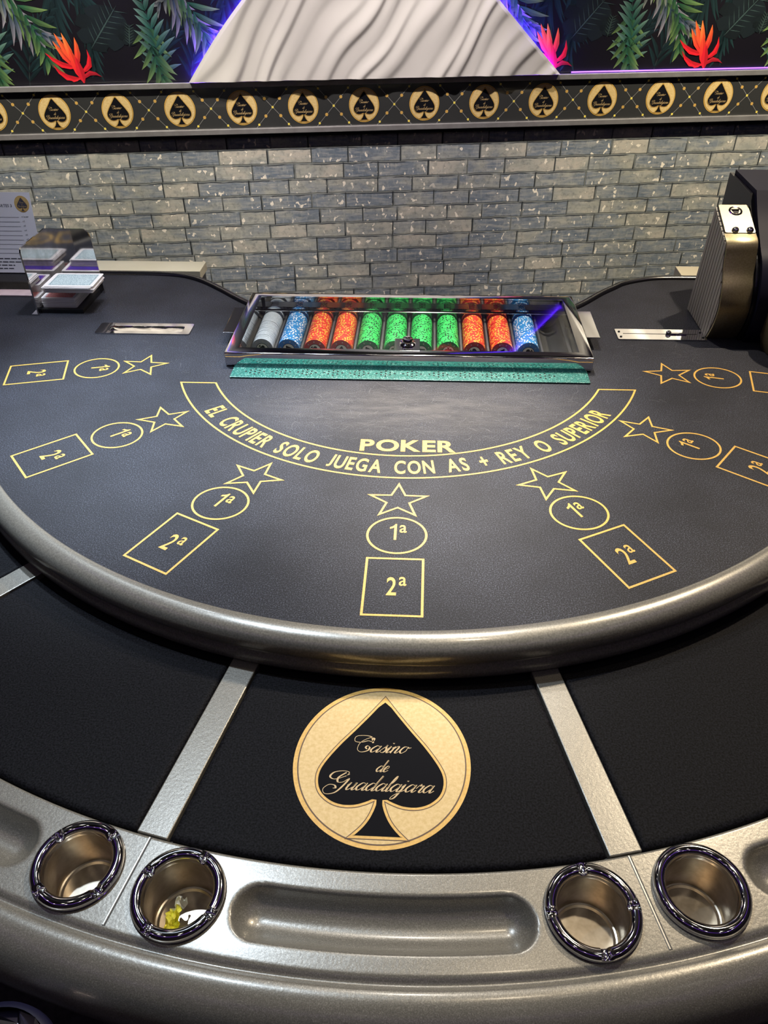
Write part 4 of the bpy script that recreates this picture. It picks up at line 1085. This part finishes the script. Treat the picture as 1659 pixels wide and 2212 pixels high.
# chrome top plate
tp0, tp1 = Vector((.104, .1817)), Vector((.175, .2100)); ta = math.atan2(tp1.y - tp0.y, tp1.x - tp0.x); Lp = (tp1 - tp0).length
MT = Matrix.Translation((0, tp0.x, tp0.y)) @ Matrix.Rotation(ta, 4, 'X')
bm = bmesh.new(); O = rrect(.002, W1 - .001, .001, Lp, .004); I = [(.030 + .0085 * math.cos(math.atan2(p[1] - Lp * .78, p[0] - .030)), Lp * .78 + .0085 * math.sin(math.atan2(p[1] - Lp * .78, p[0] - .030))) for p in O]
ringplate(bm, O, I, .0005, .0025); bmesh.ops.transform(bm, matrix=MT, verts=bm.verts); bmesh.ops.recalc_face_normals(bm, faces=bm.faces)
tpl = obj('top_plate', bm, mat('satin_plate', (0.42, 0.38, 0.28), 0.30, 1.0), sh)
bm = bmesh.new(); lathe(bm, [(.0125, .0026), (.0118, .0034), (.0090, .0030), (.0085, -.006), (0, -.006)], 40, center=(.030, Lp * .78)); bmesh.ops.transform(bm, matrix=MT, verts=bm.verts); obj('socket', bm, M_CHROME, tpl, 40)
for x in (.020, .046):
    bm = bmesh.new(); lathe(bm, [(.0062, .0026), (.0060, .0050), (.0040, .0075), (.0015, .0082), (0, .0072)], 24, center=(x, .007)); bmesh.ops.transform(bm, matrix=MT, verts=bm.verts); obj('screw', bm, M_CHROME, tpl, 40)
# second, taller housing to the right
f2c = [tuple(p) for p in catmull([Vector(p) for p in ((.045, .0), (.032, .03), (.0287, .0707), (.0328, .0953), (.046, .1242), (.0637, .147), (.0908, .1666), (.140, .205), (.1742, .2382))], 4)] + [(.30, .2420), (.30, .0)]
bm = bmesh.new(); plate_x(bm, W1 + .0075, f2c, .13); bmesh.ops.recalc_face_normals(bm, faces=bm.faces)
bmesh.ops.bevel(bm, geom=[e for e in bm.edges if abs(e.verts[0].co.x - e.verts[1].co.x) < 1e-6 and e.verts[0].co.x < W1 + .01 and len(e.link_faces) == 2 and e.calc_face_angle(0) > 1.2], offset=.0012, segments=2, affect='EDGES')
obj('feeder_housing', bm, M_SHB, sh, 40)
bm = bmesh.new(); plate_x(bm, W1 + .0005, [(y + .008, z * .97) for y, z in f2c], .007); bmesh.ops.recalc_face_normals(bm, faces=bm.faces); obj('joint_gasket', bm, M_SHD, sh)
bm = bmesh.new(); lathe(bm, [(0, -.0), (.060, 0), (.066, .02), (.066, .085), (.060, .112), (.050, .120), (0, .122)], 48, center=(.150, .015)); obj('output_bin', bm, M_BRONZE, sh, 50)

# ================================================================== cream ledges behind the wings
M_LEDGE = noisy('cream_laminate', (0.70, 0.64, 0.46), (0.76, 0.70, 0.52), 8, 0.4)
for lab, x0, x1, y0, y1 in (('cream topped side cabinet behind the left wing of the table', -0.80, -0.4837, 0.3720, 0.4330), ('cream topped side cabinet behind the right wing of the table', 0.600, 0.90, 0.3780, 0.4340)):
    t_ = thing('side_cabinet', lab, 'cabinet', ((x0 + x1) / 2, (y0 + y1) / 2, -0.8)); hx, hy = (x1 - x0) / 2, (y1 - y0) / 2
    bm = bmesh.new(); box(bm, -hx, hx, -hy, hy, 0.78, 0.80, bev=.001); obj('cabinet_top', bm, M_LEDGE, t_)
    bm = bmesh.new(); box(bm, -hx + .004, hx - .004, -hy + .004, hy - .004, 0.0, 0.7795); obj('cabinet_body', bm, M_BLACK, t_)

# ================================================================== cup holders
def cup(c_, notched, phase, label):
    x, y = cup_xy(c_); t_ = thing('cup_holder', label, 'cup holder', (x, y, HZ + 0.0004), 0, 'chrome cup holders in the armrest')
    NZ = 192
    def zf(a, r, z):
        if not notched or z < 0.002 or r > .0424: return 0
        q = ((a - phase + PI / 4) % (PI / 2)) - PI / 4
        s_ = abs(q) * .037 / .0044
        return -(z - .0012) * max(0, 1 - s_ * s_) ** .5 * .85 if s_ < 1 else 0
    bm = bmesh.new(); P = [(.0425, .0), (.0430, .0015)]
    for i in range(15):
        a = math.radians(-10 + i * 200 / 14); P.append((.0371 + .0056 * math.cos(a), .0028 + .0056 * math.sin(a)))
    P += [(.0318, .0), (.0316, -.0030)]
    lathe(bm, P, NZ, zfun=zf); obj('cup_rim', bm, M_CHROME, t_, 40 if notched else 180)
    bm = bmesh.new(); lathe(bm, [(.0317, -.0025), (.0315, -.044), (.0300, -.0475), (.0285, -.0480), (.0278, -.0468), (.0262, -.0490), (0, -.0490)][:6], 96); disc(bm, .0262, -.0490, 96)
    obj('cup_well', bm, M_STEEL, t_, 40)
    return t_
LBL = {-15.41 + .0: None}
names_ = [
 (-2, -10.06), (-2, 10.06), (-1, -10.06), (-1, 10.06), (0, -10.06), (0, 10.06), (1, -10.06), (1, 10.06), (2, -10.06), (2, 10.06)]
spec = {(-1, 10.06): (True, PI / 4 + .05, 'leftmost notched chrome cup holder, left of the left armrest seam'),
        (0, -10.06): (True, PI / 4 + .30, 'notched chrome cup holder holding a crumpled yellow wrapper'),
        (0, 10.06): (True, .12, 'notched chrome cup holder just left of the right armrest seam'),
        (1, -10.06): (False, 0, 'smooth rimmed chrome cup holder right of the right armrest seam')}
for s_, d_ in names_:
    ang = C0 + SECT * s_ + d_
    if abs(ang) > TH - 3: continue
    nt, ph, lb = spec.get((s_, d_), (True, .3, 'chrome cup holder outside the photo, at %s of the armrest' % ('the far left' if ang < 0 else 'the far right')))
    if (s_, d_) in spec: cup((ang, 1.0634), nt, ph, lb)
    elif abs(ang) < 40: cup((ang, 1.0634), nt, ph, lb)
    else: cup((ang, 1.0634), nt, ph, lb.replace('far', 'very far'))
# crumpled wrapper
wx, wy = cup_xy((C0 - 10.06, 1.0634))
M_WRAP = noisy('wrapper_foil_yellow', (0.55, 0.50, 0.02), (0.78, 0.74, 0.10), 120, 0.3, 0.3, lo=.45, hi=.55)
M_WRAPW = mat('wrapper_white', (0.70, 0.68, 0.55), 0.4)
bm = bmesh.new(); NW = 14; rows = []
for i in range(NW + 1):
    t = i / NW; rw = []
    for j in range(7):
        s = j / 6 - .5; wd = .013 * (1 - .55 * abs(t - .5))
        rw.append(bm.verts.new((-.012 + .007 * t + s * wd + random.uniform(-.0018, .0018), -.0225 + .033 * t + random.uniform(-.0015, .0015), -.036 + .008 * t + .006 * math.sin(t * 9 + s * 6) + random.uniform(-.0025, .0025))))
    rows.append(rw)
for i in range(NW):
    for j in range(6): bm.faces.new((rows[i][j], rows[i][j + 1], rows[i + 1][j + 1], rows[i + 1][j])).material_index = 1 if i > 9 else 0
o = obj('crumpled_wrapper', bm, [M_WRAP, M_WRAPW]); o.location = (wx, wy, HZ)
tag(o, 'crumpled yellow and white foil wrapper inside the notched cup holder', 'wrapper')

# ================================================================== glossy stool at the lower left
st = thing('bar_stool', 'dark glossy stool with crumpled mirror-like top below the table edge', 'stool', (-0.306, -1.138, -0.708))
M_FACET = mat('faceted_mirror_dark', (0.75, 0.72, 0.85), 0.12, 1.0)
bm = bmesh.new(); NRR, NS = 5, 14; rows = []
for i in range(NRR + 1):
    r = .050 * i / NRR
    rows.append([bm.verts.new((r * math.cos(2 * PI * j / NS + i * .2), r * math.sin(2 * PI * j / NS + i * .2), .632 + random.uniform(-.010, .010))) for j in range(NS)] if i else [bm.verts.new((0, 0, .640))] * NS)
for i in range(NRR):
    for j in range(NS):
        q = [rows[i][j], rows[i + 1][j], rows[i + 1][(j + 1) % NS], rows[i][(j + 1) % NS]]
        q2 = []
        for v_ in q:
            if v_ not in q2: q2.append(v_)
        if len(q2) > 2: bm.faces.new(q2)
obj('stool_top', bm, M_FACET, st)
bm = bmesh.new(); lathe(bm, [(.045, .605), (.054, .610), (.057, .620), (.055, .630), (.050, .632)], 48); obj('seat_ring', bm, M_SHB, st, 180)
bm = bmesh.new(); rg = lathe(bm, [(.0, -.0845), (.15, -.0845), (.15, -.073), (.03, -.055), (.022, -.02), (.022, .58), (.045, .606), (0, .607)], 40); obj('column', bm, M_SHD, st, 40)
